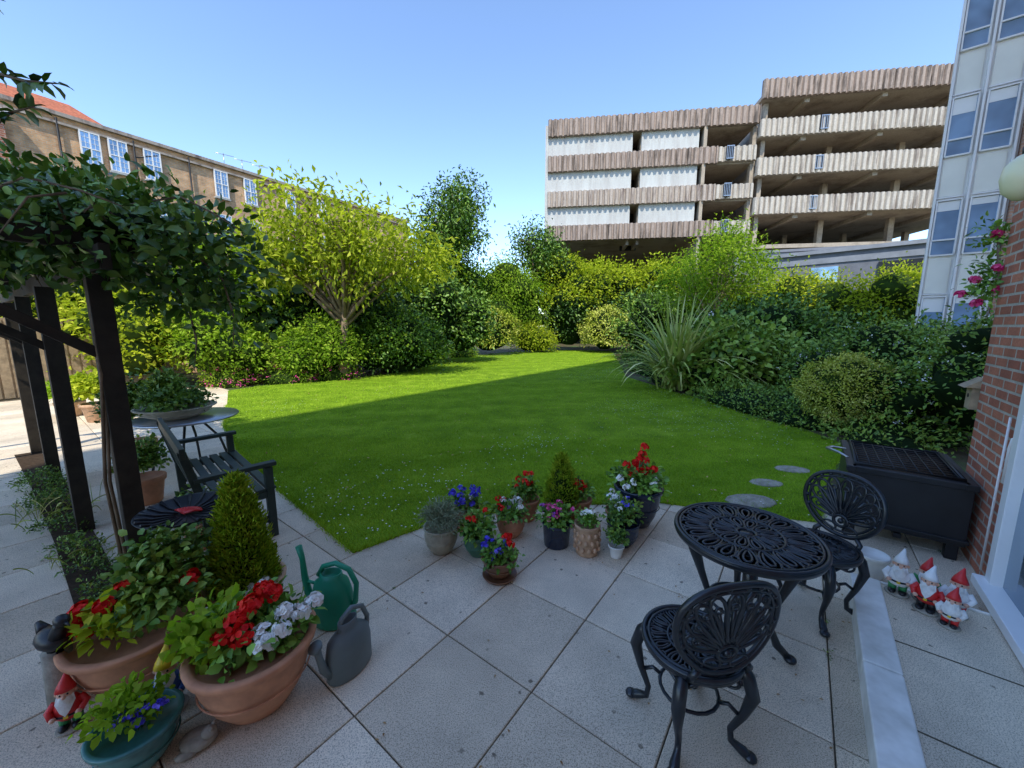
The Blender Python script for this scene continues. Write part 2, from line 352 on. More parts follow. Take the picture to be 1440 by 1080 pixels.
def tree(name,base,fork,blobs,nl,ncl,per,L,mat,bk,r0,lean=(0,0),**k):
    e=empty(name,(base[0],base[1],0)); b=B(); bx,by=base
    top=Vector((lean[0],lean[1],fork))
    b.tube([(0,0,-.1),(lean[0]*.3,lean[1]*.3,fork*.45),top],[r0*1.25,r0,r0*.8],bk,9)
    ends=[];mids=[]
    for i in range(nl):
        q=blobs[i%len(blobs)]; d=rdir(1)[0]; d[2]=abs(d[2])*.8-.15; rr=random.uniform(.55,.98)
        E=Vector((q[0]-bx+d[0]*q[3]*rr,q[1]-by+d[1]*q[4]*rr,q[2]+d[2]*q[5]*rr))
        st=Vector((0,0,0)).lerp(top,random.uniform(.75,1)); m=st.lerp(E,.45)+Vector((random.uniform(-.1,.1),random.uniform(-.1,.1),.12))*(E-st).length*.8
        pts=[st,st.lerp(m,.6)+Vector((0,0,.05)),m,m.lerp(E,.55),E]; rad=[r0*.5,r0*.38,r0*.26,r0*.15,r0*.05]
        b.tube(pts,rad,bk,6)
        for j in range(4):
            s0=pts[2].lerp(E,random.uniform(0,.8)); e2=s0+Vector(rdir(1)[0]*np.array([1,1,.6]))*(E-st).length*.3
            b.tube([s0,s0.lerp(e2,.5)+Vector((0,0,.03)),e2],[r0*.13,r0*.09,r0*.03],bk,5); ends.append(e2)
        ends.append(E);mids.append(m.lerp(E,.5))
    b.build("trunk",parent=e)
    ends=np.array([tuple(x) for x in ends+mids])
    n1=int(ncl*k.get('endf',.5)); C1=ends[rng.integers(0,len(ends),n1)]+rng.normal(size=(n1,3))*.22*np.array(blobs[0][3:6])*.6
    C2,_=clusters(blobs,ncl-n1,.6,1.08,fork*.5,-.8,.3); C2=C2-np.array([bx,by,0])
    C=np.concatenate([C1,C2]); n=len(C)*per; ci=np.repeat(np.arange(len(C)),per)
    g=rng.normal(size=(n,3))*L*k.get('spread',2.0); P=C[ci]+g
    D=unit(unit(g)*.5+rdir(n)*.9+np.array([0,0,-k.get('droop',.3)])); N=unit(rdir(n)*.6+np.array([0,0,.8]))
    v=.45+rng.normal(size=len(C))[ci]*.18+rng.normal(size=n)*.15; Ls=L*rng.uniform(.6,1.25,n)
    leaves("crown_leaves",P,D,N,Ls,Ls*k.get('asp',.45),v,mat,e)
    return e

# ------------------------------------------------------------------ frames
A52=R(52); dx,dy=math.cos(A52),math.sin(A52)
WO=(3.16,2.27)
def W(x,y): return (WO[0]+x*dx-y*dy, WO[1]+x*dy+y*dx)

# ------------------------------------------------------------------ ground
def inpoly(x,y,poly):
    c=np.zeros(len(x),bool); n=len(poly)
    for i in range(n):
        x1,y1=poly[i];x2,y2=poly[(i+1)%n]
        k=((y1>y)!=(y2>y))&(x<(x2-x1)*(y-y1)/((y2-y1) if y2!=y1 else 1e-9)+x1); c^=k
    return c
def sheet(name,poly,z,mat,thick=0):
    me=bpy.data.meshes.new(name); n=len(poly); v=[(x,y,z) for x,y in poly]; f=[tuple(range(n))]
    if thick:
        v+=[(x,y,z-thick) for x,y in poly]
        f+=[(i,i+n,(i+1)%n+n,(i+1)%n) for i in range(n)]
    me.from_pydata(v,[],f); me.materials.append(mat); me.update()
    import bmesh
    bm=bmesh.new(); bm.from_mesh(me); bmesh.ops.recalc_face_normals(bm,faces=bm.faces); bm.to_mesh(me); bm.free()
    return link(bpy.data.objects.new(name,me))
sheet("ground",[(-600,-600),(600,-600),(600,600),(-600,600)],-.03,groundm)
PATIO=[(-13,-4),(7,-4),(7,2.0),(4.6,3.4),(3.3,4.0),(-.5,4.4),(-5,8),(-8.3,11),(-10,11.4),(-16,10)]
sheet("paving_joints",PATIO,-.012,joint)
sl=.595; cx0,cy0=.038,2.08; ang=R(53); ca,sa=math.cos(ang),math.sin(ang)
V=[];F=[];VV=[]
for i in range(-26,14):
    for j in range(-22,24):
        ox=i*sl;oy=j*sl; wx=cx0+ox*ca-oy*sa; wy=cy0+ox*sa+oy*ca
        if not inpoly(np.array([wx]),np.array([wy]),PATIO)[0]: continue
        h=sl/2-.0035; dz=random.uniform(-.0015,.0015); tl=random.uniform(-.002,.002); k=len(V); ch=.004
        for (q,zz) in ((h,-.04),(h,dz-ch),(h-ch,dz)):
            for a,b in((-q,-q),(q,-q),(q,q),(-q,q)):
                x=ox+a;y=oy+b; V.append((cx0+x*ca-y*sa,cy0+x*sa+y*ca,zz+(tl*a if zz>-.03 else 0)))
        for lv in(0,4):
            for e in range(4): F.append((k+lv+e,k+lv+(e+1)%4,k+lv+4+(e+1)%4,k+lv+4+e))
        F.append((k+8,k+9,k+10,k+11)); VV+=[random.random()]*12
me=bpy.data.meshes.new("patio_paving"); me.from_pydata(V,[],F); at=me.attributes.new("v",'FLOAT','POINT'); at.data.foreach_set("value",VV); me.materials.append(pave); me.update()
link(bpy.data.objects.new("patio_paving",me))
# weeds growing in the joints
JP=[]
for k in range(34):
    if random.random()<.5: ox=(random.randint(-4,6)+.5)*sl; oy=random.uniform(-3,3)
    else: oy=(random.randint(-5,5)+.5)*sl; ox=random.uniform(-2,3)
    wx=cx0+ox*ca-oy*sa; wy=cy0+ox*sa+oy*ca
    for q in range(7): JP.append((wx+random.gauss(0,.010),wy+random.gauss(0,.010),.0))
JP=np.array(JP);n=len(JP)
leaves("joint_weeds",JP,rdir(n)*[1,1,.4]+np.array([0,0,.5]),rdir(n)+np.array([0,0,1]),.022*rng.uniform(.5,1.2,n),.007,rng.random(n),L_mid,None,'hi')
LAWN=[(-1.27,2.84),(-.8,3.24),(-.14,3.52),(.7,3.68),(1.53,3.72),(2.2,3.50),(2.85,3.32),(3.4,4.0),(4.2,4.8),(4.98,5.53),(5.04,6.29),(4.75,7.28),(4.51,10.02),(4.06,13.6),(5.3,19),(7.12,27.5),(3.88,29),(0,26.8),(-3.3,22.5),(-3.9,17),(-4.5,14.63),(-6.16,12.4),(-7.6,11.4),(-7.93,10.6),(-6.5,8.6),(-5.2,6.75),(-3.9,5.3),(-2.6,4.05)]
sheet("lawn",LAWN,.012,lawnm,.03)
def lawnpts(n,y0,y1):
    P=[];c=0
    while c<n:
        x=rng.uniform(-8.2,7.4,n*2);y=rng.uniform(y0,y1,n*2);m=inpoly(x,y,LAWN);P.append(np.stack([x[m],y[m]],1));c+=m.sum()
    return np.concatenate(P)[:n]
gp=[];gl=[];gw=[]
for n,y0,y1,l,w in((85000,2.8,6,.034,.0066),(46000,6,12,.036,.013),(9000,12,29,.04,.03)):
    p=lawnpts(n,y0,y1);gp.append(p);gl.append(l*rng.uniform(.5,1.2,n));gw.append(np.full(n,w))
ed=[]
for i in range(len(LAWN)):
    a=np.array(LAWN[i]);b=np.array(LAWN[(i+1)%len(LAWN)]);l=np.linalg.norm(b-a)
    if min(a[1],b[1])>8: continue
    m=int(l*450);t=rng.random(m)[:,None];ed.append(a+(b-a)*t+rng.normal(size=(m,2))*.018)
ed=np.concatenate(ed);gp.append(ed);gl.append(.05*rng.uniform(.5,1.3,len(ed)));gw.append(np.full(len(ed),.006))
gp=np.concatenate(gp);gl=np.concatenate(gl);gw=np.concatenate(gw);n=len(gp)
P=np.column_stack([gp,np.full(n,.008)])
D=np.column_stack([rng.normal(size=(n,2))*.55,np.ones(n)]);N=rdir(n);N[:,2]*=.3
along=gp[:,0]*math.sin(R(12))-gp[:,1]*math.cos(R(12))
v=.45+.07*np.clip(2*np.sin(along*2*math.pi/1.2),-1,1)+.13*np.sin(gp[:,0]*1.3+np.sin(gp[:,1]*.9)*2)*np.sin(gp[:,1]*1.1+1)+.06*np.sin(gp[:,0]*4.1+1)*np.sin(gp[:,1]*3.7)+rng.normal(size=n)*.14
lawn_obj=leaves("lawn_grass",P,D,N,gl,gw,v,L_grass,None,'blade')
m=1900;dp=lawnpts(m*5,2.9,16)
f=np.sin(dp[:,0]*1.7+1)*np.sin(dp[:,1]*1.3)+np.sin(dp[:,0]*.7-dp[:,1]*.9)+rng.normal(size=len(dp))*.6
pr=np.where(dp[:,1]<4.3,.55,0)+np.where(dp[:,0]>2.5,.8,0)-np.where((dp[:,0]<1.5)&(dp[:,1]>6),.8,0)
dp=dp[(f+pr)>1.25][:m];n=len(dp)
nl=6
a=np.tile(np.arange(nl)*2*math.pi/nl,n);pp=np.repeat(dp,nl,axis=0)
P=np.column_stack([pp,np.repeat(rng.uniform(.035,.055,n),nl)]);D=np.column_stack([np.cos(a),np.sin(a),np.full(n*nl,.12)]);N=np.tile([0,0,1.],(n*nl,1))
leaves("lawn_daisies",P,D,N,.0085,.008,rng.random(n*nl),F_white,None,'lo')
n=300;fp=lawnpts(n,3,12);P=np.column_stack([fp,np.full(n,.045)])
leaves("fallen_leaves",P,rdir(n)*[1,1,.2],np.tile([0,0,1.],(n,1))+rdir(n)*.3,.035,.022,rng.random(n),F_dead,None,'hi')
n=110;x=rng.uniform(-1.2,3,n);y=rng.uniform(.9,3.2,n);x[:35]=2.3+rng.normal(size=35)*.5;y[:35]=1.9+rng.normal(size=35)*.4
leaves("leaf_litter",np.column_stack([x,y,np.full(n,.006)]),rdir(n)*[1,1,.1],np.tile([0,0,1.],(n,1))+rdir(n)*.2,.018,.009,rng.random(n)*.5,F_dead,None,'hi')
for x,y,r in((3.52,4.62,.20),(2.92,4.20,.18),(2.46,3.74,.26)):
    b=B();pr=[(r*.99,-.01),(r,.010),(r*.93,.018),(.001,.019)];b.lathe(pr,stone,11,sx=1,sy=.62);b.build("stepping_stone",(x,y,.008),R(random.uniform(-20,10)))
sheet("planting_strip",[(-2.5,2.28),(-2.66,2.12),(-3.85,3.0),(-5.4,4.1),(-7,5.2),(-6.85,5.38),(-5.28,4.32),(-3.74,3.2)],.006,soil,.02)

# ------------------------------------------------------------------ near brick building
blk=empty("brick_apartment_building",(WO[0],WO[1],0),A52)
b=B();b.box((-8.75,-5,12.5),(19.5,10,25.0),brick_red)
b.box((-1.2,-8.6,26.8),(4.2,2.6,3.4),brick_red)  # unseen roof box, added to throw shade onto the tower
b.build("walls",parent=blk)
b=B()
b.box((-8.75,-5,25.13),(19.8,10.3,.22),whitep)
for k in range(5):
    for st in range(1,8):
        x=-3.5-k*3;z=1+st*2.9+.6
        b.box((x,.01,z),(1.6,.06,1.4),whitep);b.box((x,.045,z),(1.45,.02,1.25),glass)
b.build("upper_windows",parent=blk)
b=B()
x0,x1=-2.3,-.05
for xx in(x0+.04,(x0+x1)/2,x1-.04): b.box((xx,.035,1.16),(.085,.09,2.08),whitep)
b.box(((x0+x1)/2,.03,2.2),(x1-x0,.10,.08),whitep);b.box(((x0+x1)/2,.05,.155),(x1-x0+.06,.16,.06),whitep)
b.box(((x0+x1)/2,.015,1.16),(x1-x0-.1,.02,2.0),glass)
b.build("patio_door",parent=blk,bevel=.004)
b=B();b.tube([(.14,.03,.78),(.14,.03,1.02),(.12,.03,1.08),(.12,-.01,1.10)],.011,whitep,8);b.tube([(.26,.02,.1),(.26,.02,1.2)],.007,whitep,8);b.build("white_pipe",parent=blk)
b=B();ly=.15
b.lathe([(.001,-.14),(.06,-.13),(.11,-.08),(.125,0),(.115,.07),(.07,.12),(.001,.14)],globe,24,c=(.16,ly,2.70));b.lathe([(.05,0),(.055,.05),(.001,.06)],blackm,16,c=(.16,ly,2.82));b.tube([(.16,ly,2.87),(.16,ly-.03,2.92),(.16,.06,2.92),(.16,.0,2.88)],.012,blackm,8)
b.build("wall_lamp",(WO[0],WO[1],0),A52)
b=B();b.box((-5.2,.30,.05),(9.6,.60,.12),pave)
b.build("raised_terrace",(WO[0],WO[1],0),A52)
me=bpy.data.objects["raised_terrace"].data;at=me.attributes.new("v",'FLOAT','POINT');at.data.foreach_set("value",[.4]*len(me.vertices))
b=B()
for k in range(11): b.box((-.83-k*.9,.675,.058),(.893,.15,.135),kerbw)
b.box((-.385,.375,.056),(.02,.75,.128),kerbw)
b.build("terrace_kerb",(WO[0],WO[1],0),A52,bevel=.008)
b=B()
for k in range(16): b.box((-.99-k*.6,.30,.1115),(.007,.60,.002),joint)
b.build("terrace_joints",(WO[0],WO[1],0),A52)

# ------------------------------------------------------------------ tower wing
tw=empty("apartment_tower",(10.85,10.5,0),R(-38))
rx=1.28;H0=10.4
q=R(-38)
def tl(wx,wy):
    c,s_=math.cos(-q),math.sin(-q);return (wx*c-wy*s_,wx*s_+wy*c)
e1=tl(.8*5,.6*5)
b=B();v=[(0,.06),(rx,.06),(rx+e1[0],e1[1]),(e1[0],e1[1])]
vv=[(x,y,0) for x,y in v]+[(x,y,H0) for x,y in v]
b.add(vv,[(0,1,5,4),(1,2,6,5),(2,3,7,6),(3,0,4,7),(4,5,6,7)],panelw,False)
b.build("bay_core",parent=tw)
b=B();b.box((rx+4,2,H0/2),(8,4.2,H0),brick_far);b.build("brick_walls",parent=tw)
b=B();g=B()
cols=[(.06,.52),(.64,1.14)]
for st in range(4):
    zb=1.2+st*2.4
    for a0,a1 in cols:
        xc=(a0+a1)/2;w=a1-a0;hh=min(1.35,H0-.05-zb)
        g.box((xc,.030,zb+hh/2),(w-.06,.02,hh-.06),glassb)
        for xx in(a0+.015,a1-.015): b.box((xx,.02,zb+hh/2),(.03,.08,hh),whitep)
        for zz in(zb,zb+.38,zb+hh): b.box((xc,.018,zz),(w-.032,.076,.035),whitep)
        b.box((xc,.045,zb-.52),(w-.05,.04,.86),panelc)
        b.box((xc,.02,zb-.98),(w,.06,.03),whitep)
        bh=random.uniform(.1,.4);g.box((xc,.017,zb+hh-.03-bh/2),(w-.08,.006,bh),panelw)
for xx in(.02,.58,1.2): b.box((xx,.0,H0/2),(.04,.1,H0),whitep)
b.build("bay_frames",parent=tw);g.build("bay_glass",parent=tw)
b=B()
for st in range(3):
    zb=1.5+st*2.4
    b.box((rx+1.3,-.12,zb+.6),(.9,.05,1.25),whitep);b.box((rx+1.3,-.15,zb+.6),(.78,.03,1.13),glassb)
b.build("side_windows",parent=tw)

# ------------------------------------------------------------------ car park
cp=empty("multi_storey_car_park",(2.95,34.1,0),math.atan2(-.14,.99))
def ribs(b,x0,x1,z0,z1,mat,y=0,pitch=.42,dep=.16):
    x=x0
    while x<x1-.01:
        w=min(pitch,x1-x)
        a=[(x,y),(x+w*.18,y-dep),(x+w*.62,y-dep),(x+w*.8,y),(x+w,y)]
        for i in range(4):
            p,q2=a[i],a[i+1]
            b.add([(p[0],p[1],z0),(q2[0],q2[1],z0),(q2[0],q2[1],z1),(p[0],p[1],z1)],[(0,1,2,3)],mat,False)
        b.add([(x,y,z1),(x+w*.18,y-dep,z1),(x+w*.62,y-dep,z1),(x+w*.8,y,z1)],[(0,1,2,3)],mat,False)
        b.add([(x,y,z0),(x+w*.8,y,z0),(x+w*.62,y-dep,z0),(x+w*.18,y-dep,z0)],[(0,1,2,3)],mat,False)
        x+=w
    b.box(((x0+x1)/2,y+.11,(z0+z1)/2),(x1-x0,.2,z1-z0),mat)
XL=16.0;XR=34
b=B()
zl=[(17.05,18.3),(14.35,15.55),(11.6,12.8),(8.9,10.1)]
for i,(a,c) in enumerate(zl): ribs(b,0,XL if i==0 else 13.2,a,c,conc_dark if i in(0,1,3) else conc_pink)
for i,(a,c) in enumerate(zl[1:]): ribs(b,13.2,XL,a+.1,c-.05,conc_cream,y=.05)
zr=[(18.65,19.95),(16.0,17.2),(13.25,14.5),(10.4,11.65)]
for i,(a,c) in enumerate(zr): ribs(b,XL+.02,XR,a,c,conc_dark if i==0 else conc_cream,y=-.1,pitch=.38)
b.build("ribbed_parapets",parent=cp)
b=B()
for (a,c) in [(15.55,17.05),(12.8,14.35),(10.1,11.6)]:
    for x0,x1 in((0,6.75),(7.45,11.8)): b.box(((x0+x1)/2,.35,(a+c)/2),(x1-x0,.25,c-a-.006),conc_white)
b.box((7.1,3,13),(1.4,.3,9),blackm)  # black sheet stands in for the shade inside the stair slot
b.box((-.1,8.2,9),(.25,16,18),conc_white)
b.box((6.7,1.7,13),(.2,2.4,9),conc_in);b.box((7.5,1.7,13),(.2,2.4,9),conc_in)
b.build("panel_walls",parent=cp)
b=B()
for a,c in zl: b.box((8,8.2,a-.02+.15),(15.9,15.8,.28),conc_in)
for a,c in zr: b.box((25,8.1,a+.15),(17.9,16,.28),conc_in)
b.box((25,8,8.0),(17.9,16,.3),conc_in)
b.box((17,16.3,9),(34,.3,19),conc_in)
b.box((12.2,4,9),(.25,8,18),conc_in)
for x in range(0,4):
    for y in(2.6,8,13): b.box((17.2+x*5.2,y,9.2),(.4,.4,18.4),conc_in)
b.box((15.9,.6,8.5),(.3,.5,17),conc_in)
b.box((13.0,4.6,8.5),(.3,.5,17),conc_in)
b.box((16.6,3,9.3),(.3,5,18.6),conc_in)
for k,(a,c) in enumerate(zr):
    for x in(19.3,24.5,29.7): b.box((x,8,a-.12),(.35,15.5,.3),conc_in)
b.build("decks_and_columns",parent=cp)
b=B()
for (x,z) in((14.0,15.0),(14.0,12.3),(14.0,9.6),(20.4,16.7),(20.3,13.95),(20.2,11.1)):
    y=-.30
    for k in range(5): b.box((x-.24+k*.12,y,z),(.022,.03,.9),steel)
    for s_ in(-.45,.45): b.box((x,y,z+s_),(.54,.04,.045),steel)
    b.box((x,y+.12,z),(.56,.02,.95),blackm)
b.build("railing_gates",parent=cp)
ob=empty("garage_block",(15.3,24.6,0),R(-45))
b=B();b.box((4,2,2.9),(8,4,5.8),greywall);b.box((4,2,5.9),(8.3,4.3,.2),greyroof);b.box((4,-.03,5.4),(8,.06,.3),greyroof)
b.box((6.2,-.05,4.6),(1.6,.08,1.0),blackm);b.box((3.2,-.05,4.6),(1.2,.08,.9),glass)
b.build("walls_and_roof",parent=ob)
ob=empty("garage_block",(15.4,27.5,0),R(-20))
b=B();b.box((4.5,1.5,3.3),(9,3,6.6),greyroof);b.box((4.5,1.5,6.7),(9.3,3.3,.16),greywall);b.build("walls_and_roof",parent=ob)

# ------------------------------------------------------------------ left brick terrace
lb=empty("brick_terrace_building",(-18.1,16.2,0),math.atan2(.859,.512))
b=B();b.box((9,4.1,5),(20,8,10),brick_yel);b.build("walls",parent=lb)
b=B();b.box((9,4.1,10.06),(20.3,8.3,.14),conc_pink);b.box((9,.04,9.72),(20.1,.14,.08),conc_pink)
b.build("coping",parent=lb)
b=B();g=B()
for s_ in(1.22,2.06,3.2,5.92,7.3,9.5,11.5):
    for zc in(9.05,6.9,4.7):
        w,h=.56,1.25
        g.box((s_,.04,zc),(w,.1,h),glass)
        for t in(-.5,0,.5): b.box((s_+t*w,.0,zc),(.04,.10,h+.05),whitep)
        for t in(-.25,.25): b.box((s_+t*w,-.012,zc),(.012,.03,h),whitep)
        for t in(-.5,0,.5): b.box((s_,-.002,zc+t*h),(w+.04,.095,.04),whitep)
        for t in(-.33,-.17,.17,.33): b.box((s_,-.013,zc+t*h),(w,.026,.012),whitep)
        b.box((s_,.02,zc-h/2-.07),(w+.14,.16,.07),conc_white)
b.build("sash_window_frames",parent=lb);g.build("window_glass",parent=lb)
b=B()
for s_ in(.35,2.6,4.6):b.tube([(s_,.0,0),(s_,.0,9.9)],.04,blackm,8)
b.tube([(2.6,.0,9.2),(3.4,.0,9.55)],.03,blackm,8)
b.build("drain_pipes",parent=lb)
b=B();b.add([(-4,.6,9.9),(3.0,.6,9.9),(1.5,3.2,11.7),(-4,3.2,11.7),(3.0,6,9.9),(-4,6,9.9)],[(0,1,2,3),(1,4,2),(4,5,3,2)],tile_red,False);b.build("red_tiled_roof",parent=lb)
b=B();b.box((-1.7,2.6,11.6),(.8,.6,1.4),brick_red)
for k in(-.2,.2):b.lathe([(.11,0),(.09,.3)],terra,12,c=(-1.7+k,2.6,12.3))
b.build("chimney_stack",parent=lb)
b=B();b.box((-3.3,2.4,4.7),(4.6,5,9.4),brick_red);b.box((-2.2,-.14,8.3),(.9,.06,1.3),whitep);b.box((-2.2,-.18,8.3),(.75,.03,1.15),glass);b.box((-3.3,2.4,9.5),(4.9,5.3,.16),whitep);b.build("side_wing",parent=lb)
b=B()
for k in range(3):
    s_=6.6+k*.9;b.tube([(s_,1,10.1),(s_,1,11.0)],.02,steel,6)
    b.tube([(s_-.4,1,10.9),(s_+.5,1,11.0)],.015,steel,6)
b.build("roof_aerials",parent=lb)
b=B();b.box((0,0,1.0),(14,.25,2.0),brick_yel);b.build("garden_wall",(-13.5,14.2,0),R(35))
b=B();b.box((0,0,1.0),(9,.22,2.0),woodl)
for k in range(45):b.box((-4.4+k*.2,-.13,1.0),(.16,.02,1.95),woodl)
b.build("timber_fence",(-13.2,8.2,0),R(62))

# ------------------------------------------------------------------ planting
tree("cherry_tree",(-5.7,12.9),2.3,[(-7.0,12.8,4.4,2.0,1.6,.8),(-4.5,12.9,4.7,2.1,1.6,.95),(-5.8,12.2,5.1,1.7,1.3,.7),(-3.1,13.1,4.0,1.5,1.1,.85),(-8.2,13.0,3.9,1.3,1.1,.65)],30,680,14,.20,L_cherry,bark,.13,(.2,0),spread=1.2,droop=.5,asp=.45,endf=.65)
tree("broadleaf_tree",(-3.5,23),4,[(-3.5,23,7.6,1.5,1.4,1.6),(-3.0,23,8.8,1.2,1.2,1.2),(-4.2,23,6.2,1.5,1.3,1.5)],18,680,15,.25,L_mid,bark,.2,spread=1.3)
tree("broadleaf_tree",(1.6,28.5),4,[(1.6,28.5,7.4,1.5,1.3,1.4),(2.4,28.5,6.6,1.4,1.2,1.1)],14,380,15,.26,L_mid,bark,.2,spread=1.3)
tree("hazel_tree",(-9.8,12.8),2.2,[(-9.6,12.6,3.8,1.9,1.5,1.2),(-11.2,12.6,3.6,1.6,1.3,1.0),(-8.6,12.8,3.1,1.2,1.0,1.0)],18,440,14,.19,L_light,bark,.12,spread=1.4)
tree("feathery_tree",(8.7,17.2),1.8,[(8.9,17,4.4,1.5,1.3,1.5),(7.6,17,3.6,1.3,1.2,1.2),(10.1,17,4.0,1.2,1.1,1.3),(9.3,17,5.3,.8,.8,.8)],26,560,16,.17,L_light,barkl,.10,spread=1.5,asp=.36)
shrub("laurel_shrub",[(-7.4,14.6,1.8,1.7,1.2,1.8),(-8.9,14.4,2.0,1.2,1.2,1.5),(-5.6,15.2,1.7,1.5,1.1,1.6)],700,.18,L_dark,per=12,vb=.08)
shrub("light_green_shrub",[(-6.3,13.0,1.1,.95,.8,1.1),(-6.9,12.7,.7,.8,.7,.8)],420,.12,L_light,coremat=corel)
shrub("mixed_shrub",[(-4.5,14.8,1.2,1.4,1.0,1.2),(-3.7,15.2,.9,1.1,1,1.0),(-5.3,14.4,.8,.9,.8,.9)],640,.13,L_mid,per=12,flower=(L_light,240,.12))
shrub("evergreen_shrub",[(-4.2,18.5,2.3,2.4,1.6,2.2),(-2.6,19.5,1.7,1.4,1.3,1.7),(-6.5,17.5,2.3,2.2,1.5,2.2)],760,.2,L_mid,per=11)
shrub("willow_shrub",[(-1.0,26,3.2,2.2,1.6,2.9),(.9,27.5,2.6,1.6,1.3,2.5),(-2.7,25,3.6,1.7,1.4,2.4)],760,.24,L_light,per=11,coremat=corel,asp=.3,droop=.7)
shrub("golden_shrub",[(-9.1,11.9,1.1,1.2,.9,1.2),(-8.3,12.1,.8,.8,.7,.9)],380,.13,L_light,coremat=corel)
shrub("golden_shrub",[(-11.3,11.4,1.4,1.6,1.1,1.6),(-13.2,11.0,1.8,1.6,1.2,2.0)],500,.16,L_yel,coremat=corel)
shrub("ivy_bank",[(-15.5,10,1.8,2,2,2.2),(-17.5,8,2.0,2,2.4,2.4),(-14.5,12.5,2.4,2,1.4,2.4)],560,.19,L_light,per=11,coremat=corel)
shrub("tall_hedge",[(-11,18,2.3,3.0,1.5,2.6),(-15,17,2.5,3,1.5,2.6),(-8,20,2.8,2.8,1.5,2.9)],640,.22,L_mid,per=11)
shrub("back_hedge",[(3.9,28.5,3.5,2.1,1.6,3.0),(7.0,29,3.7,2.4,1.6,3.0),(10.2,28.5,3.4,2.2,1.6,3.0)],900,.24,L_yel,per=11,vb=-.05,zb=.0)
shrub("back_hedge",[(4.0,28.3,2.3,2.2,1.4,2.8),(7.0,28.6,2.3,2.5,1.4,3.0),(10.4,28.0,2.3,2.3,1.4,2.9),(13,27,2.2,2.4,1.5,2.8)],800,.22,L_dark,per=11,lumps=4,vb=.04)
shrub("rounded_shrub",[(-1.4,24.2,1.45,1.6,1.3,1.5)],560,.13,L_var,per=12,vb=-.12,lumps=0,lo=.97,hi=1.0,spread=1.3,fill=0)
shrub("rounded_shrub",[(6.45,26.2,1.45,1.6,1.4,1.5)],560,.13,L_var,per=12,vb=.1,lumps=0,lo=.97,hi=1.0,spread=1.3,fill=0)
shrub("golden_shrub",[(1.1,26.3,.9,1.3,.9,1.1),(2.0,26.6,.6,1.0,.8,.8)],260,.16,L_yel,coremat=corel,lumps=4)
shrub("evergreen_shrub",[(7.2,21,1.6,1.5,1.4,1.9),(9.7,20.5,1.7,1.9,1.4,2.0)],520,.19,L_mid,per=11)
shrub("hydrangea_shrub",[(5.85,10.9,.85,1.2,1.0,1.0),(6.9,10.9,.7,.9,.9,.8),(5.2,10.5,.5,.65,.7,.5)],560,.17,L_mid,per=7,tpl='hi',asp=.7,vb=.32)
shrub("dark_evergreen_shrub",[(8.8,12.5,1.2,1.9,1.3,1.4),(7.5,13.2,1.1,1.2,1.1,1.3)],560,.15,L_mid,per=11,vb=.0)
shrub("yellow_hedge",[(12.4,18.6,2.2,2.0,1.0,2.2),(14.8,18.2,2.1,2.0,1.0,2.3),(17.3,17.6,2.1,2.0,1.0,2.4),(10.6,18.8,1.9,1.4,1.0,1.9)],900,.17,L_yel,per=11,coremat=corel)
shrub("deutzia_shrub",[(8.3,8.4,.80,1.3,1.1,1.0),(9.6,7.7,.95,1.2,1.2,1.15),(7.3,9.0,.65,.9,.9,.8)],760,.10,L_mid,per=12,flower=(F_white,130,.035),vb=.14)
shrub("white_flowering_shrub",[(6.9,5.6,.9,.85,.85,1.0),(7.8,5.2,1.1,1.0,1,1.15),(6.3,6.2,.6,.55,.55,.65)],560,.08,L_mid,per=12,flower=(F_white,130,.03),vb=.14)
shrub("variegated_ball_shrub",[(5.85,6.65,.70,.64,.60,.55)],860,.045,L_var,per=14,coremat=corel,cs=.88,zb=-.9,lo=.97,hi=1.0,vb=.16,lumps=0,spread=1.4,fill=0)
b=B();b.tube([(0,0,0),(.02,0,.3)],.04,bark,8);b.build("shrub_stem",(5.85,6.65,0))
shrub("ivy_groundcover",[(5.3,8.6,.05,.8,1.5,.35),(6.4,8.0,.05,1.2,1.0,.4),(5.5,7.1,.03,.6,.7,.22),(6.4,6.1,.05,1.1,.7,.3),(5.6,5.6,.02,.6,.5,.2)],900,.07,L_mid,per=9,coremat=core,lumps=0,vb=.2)
shrub("ivy_groundcover",[(4.9,11.9,.05,.5,1.4,.3),(5.6,15,.05,1.1,2.4,.5),(7,20,.05,1.4,3,.5)],420,.09,L_mid,per=9,lumps=0,vb=.1)
shrub("flower_border",[(-7.3,12.2,.1,.8,.5,.42),(-6.0,13.0,.1,.7,.5,.4),(-8.6,11.6,.1,.7,.5,.5)],360,.07,L_light,per=9,coremat=corel,flower=(F_pink,130,.045),lumps=0)
shrub("flower_border",[(-4.6,15.4,.1,.8,.7,.4),(-3.9,19,.1,.6,2,.5),(-3.0,23,.1,.9,1.4,.6)],360,.09,L_light,per=9,coremat=corel,flower=(F_white,30,.03),lumps=0)
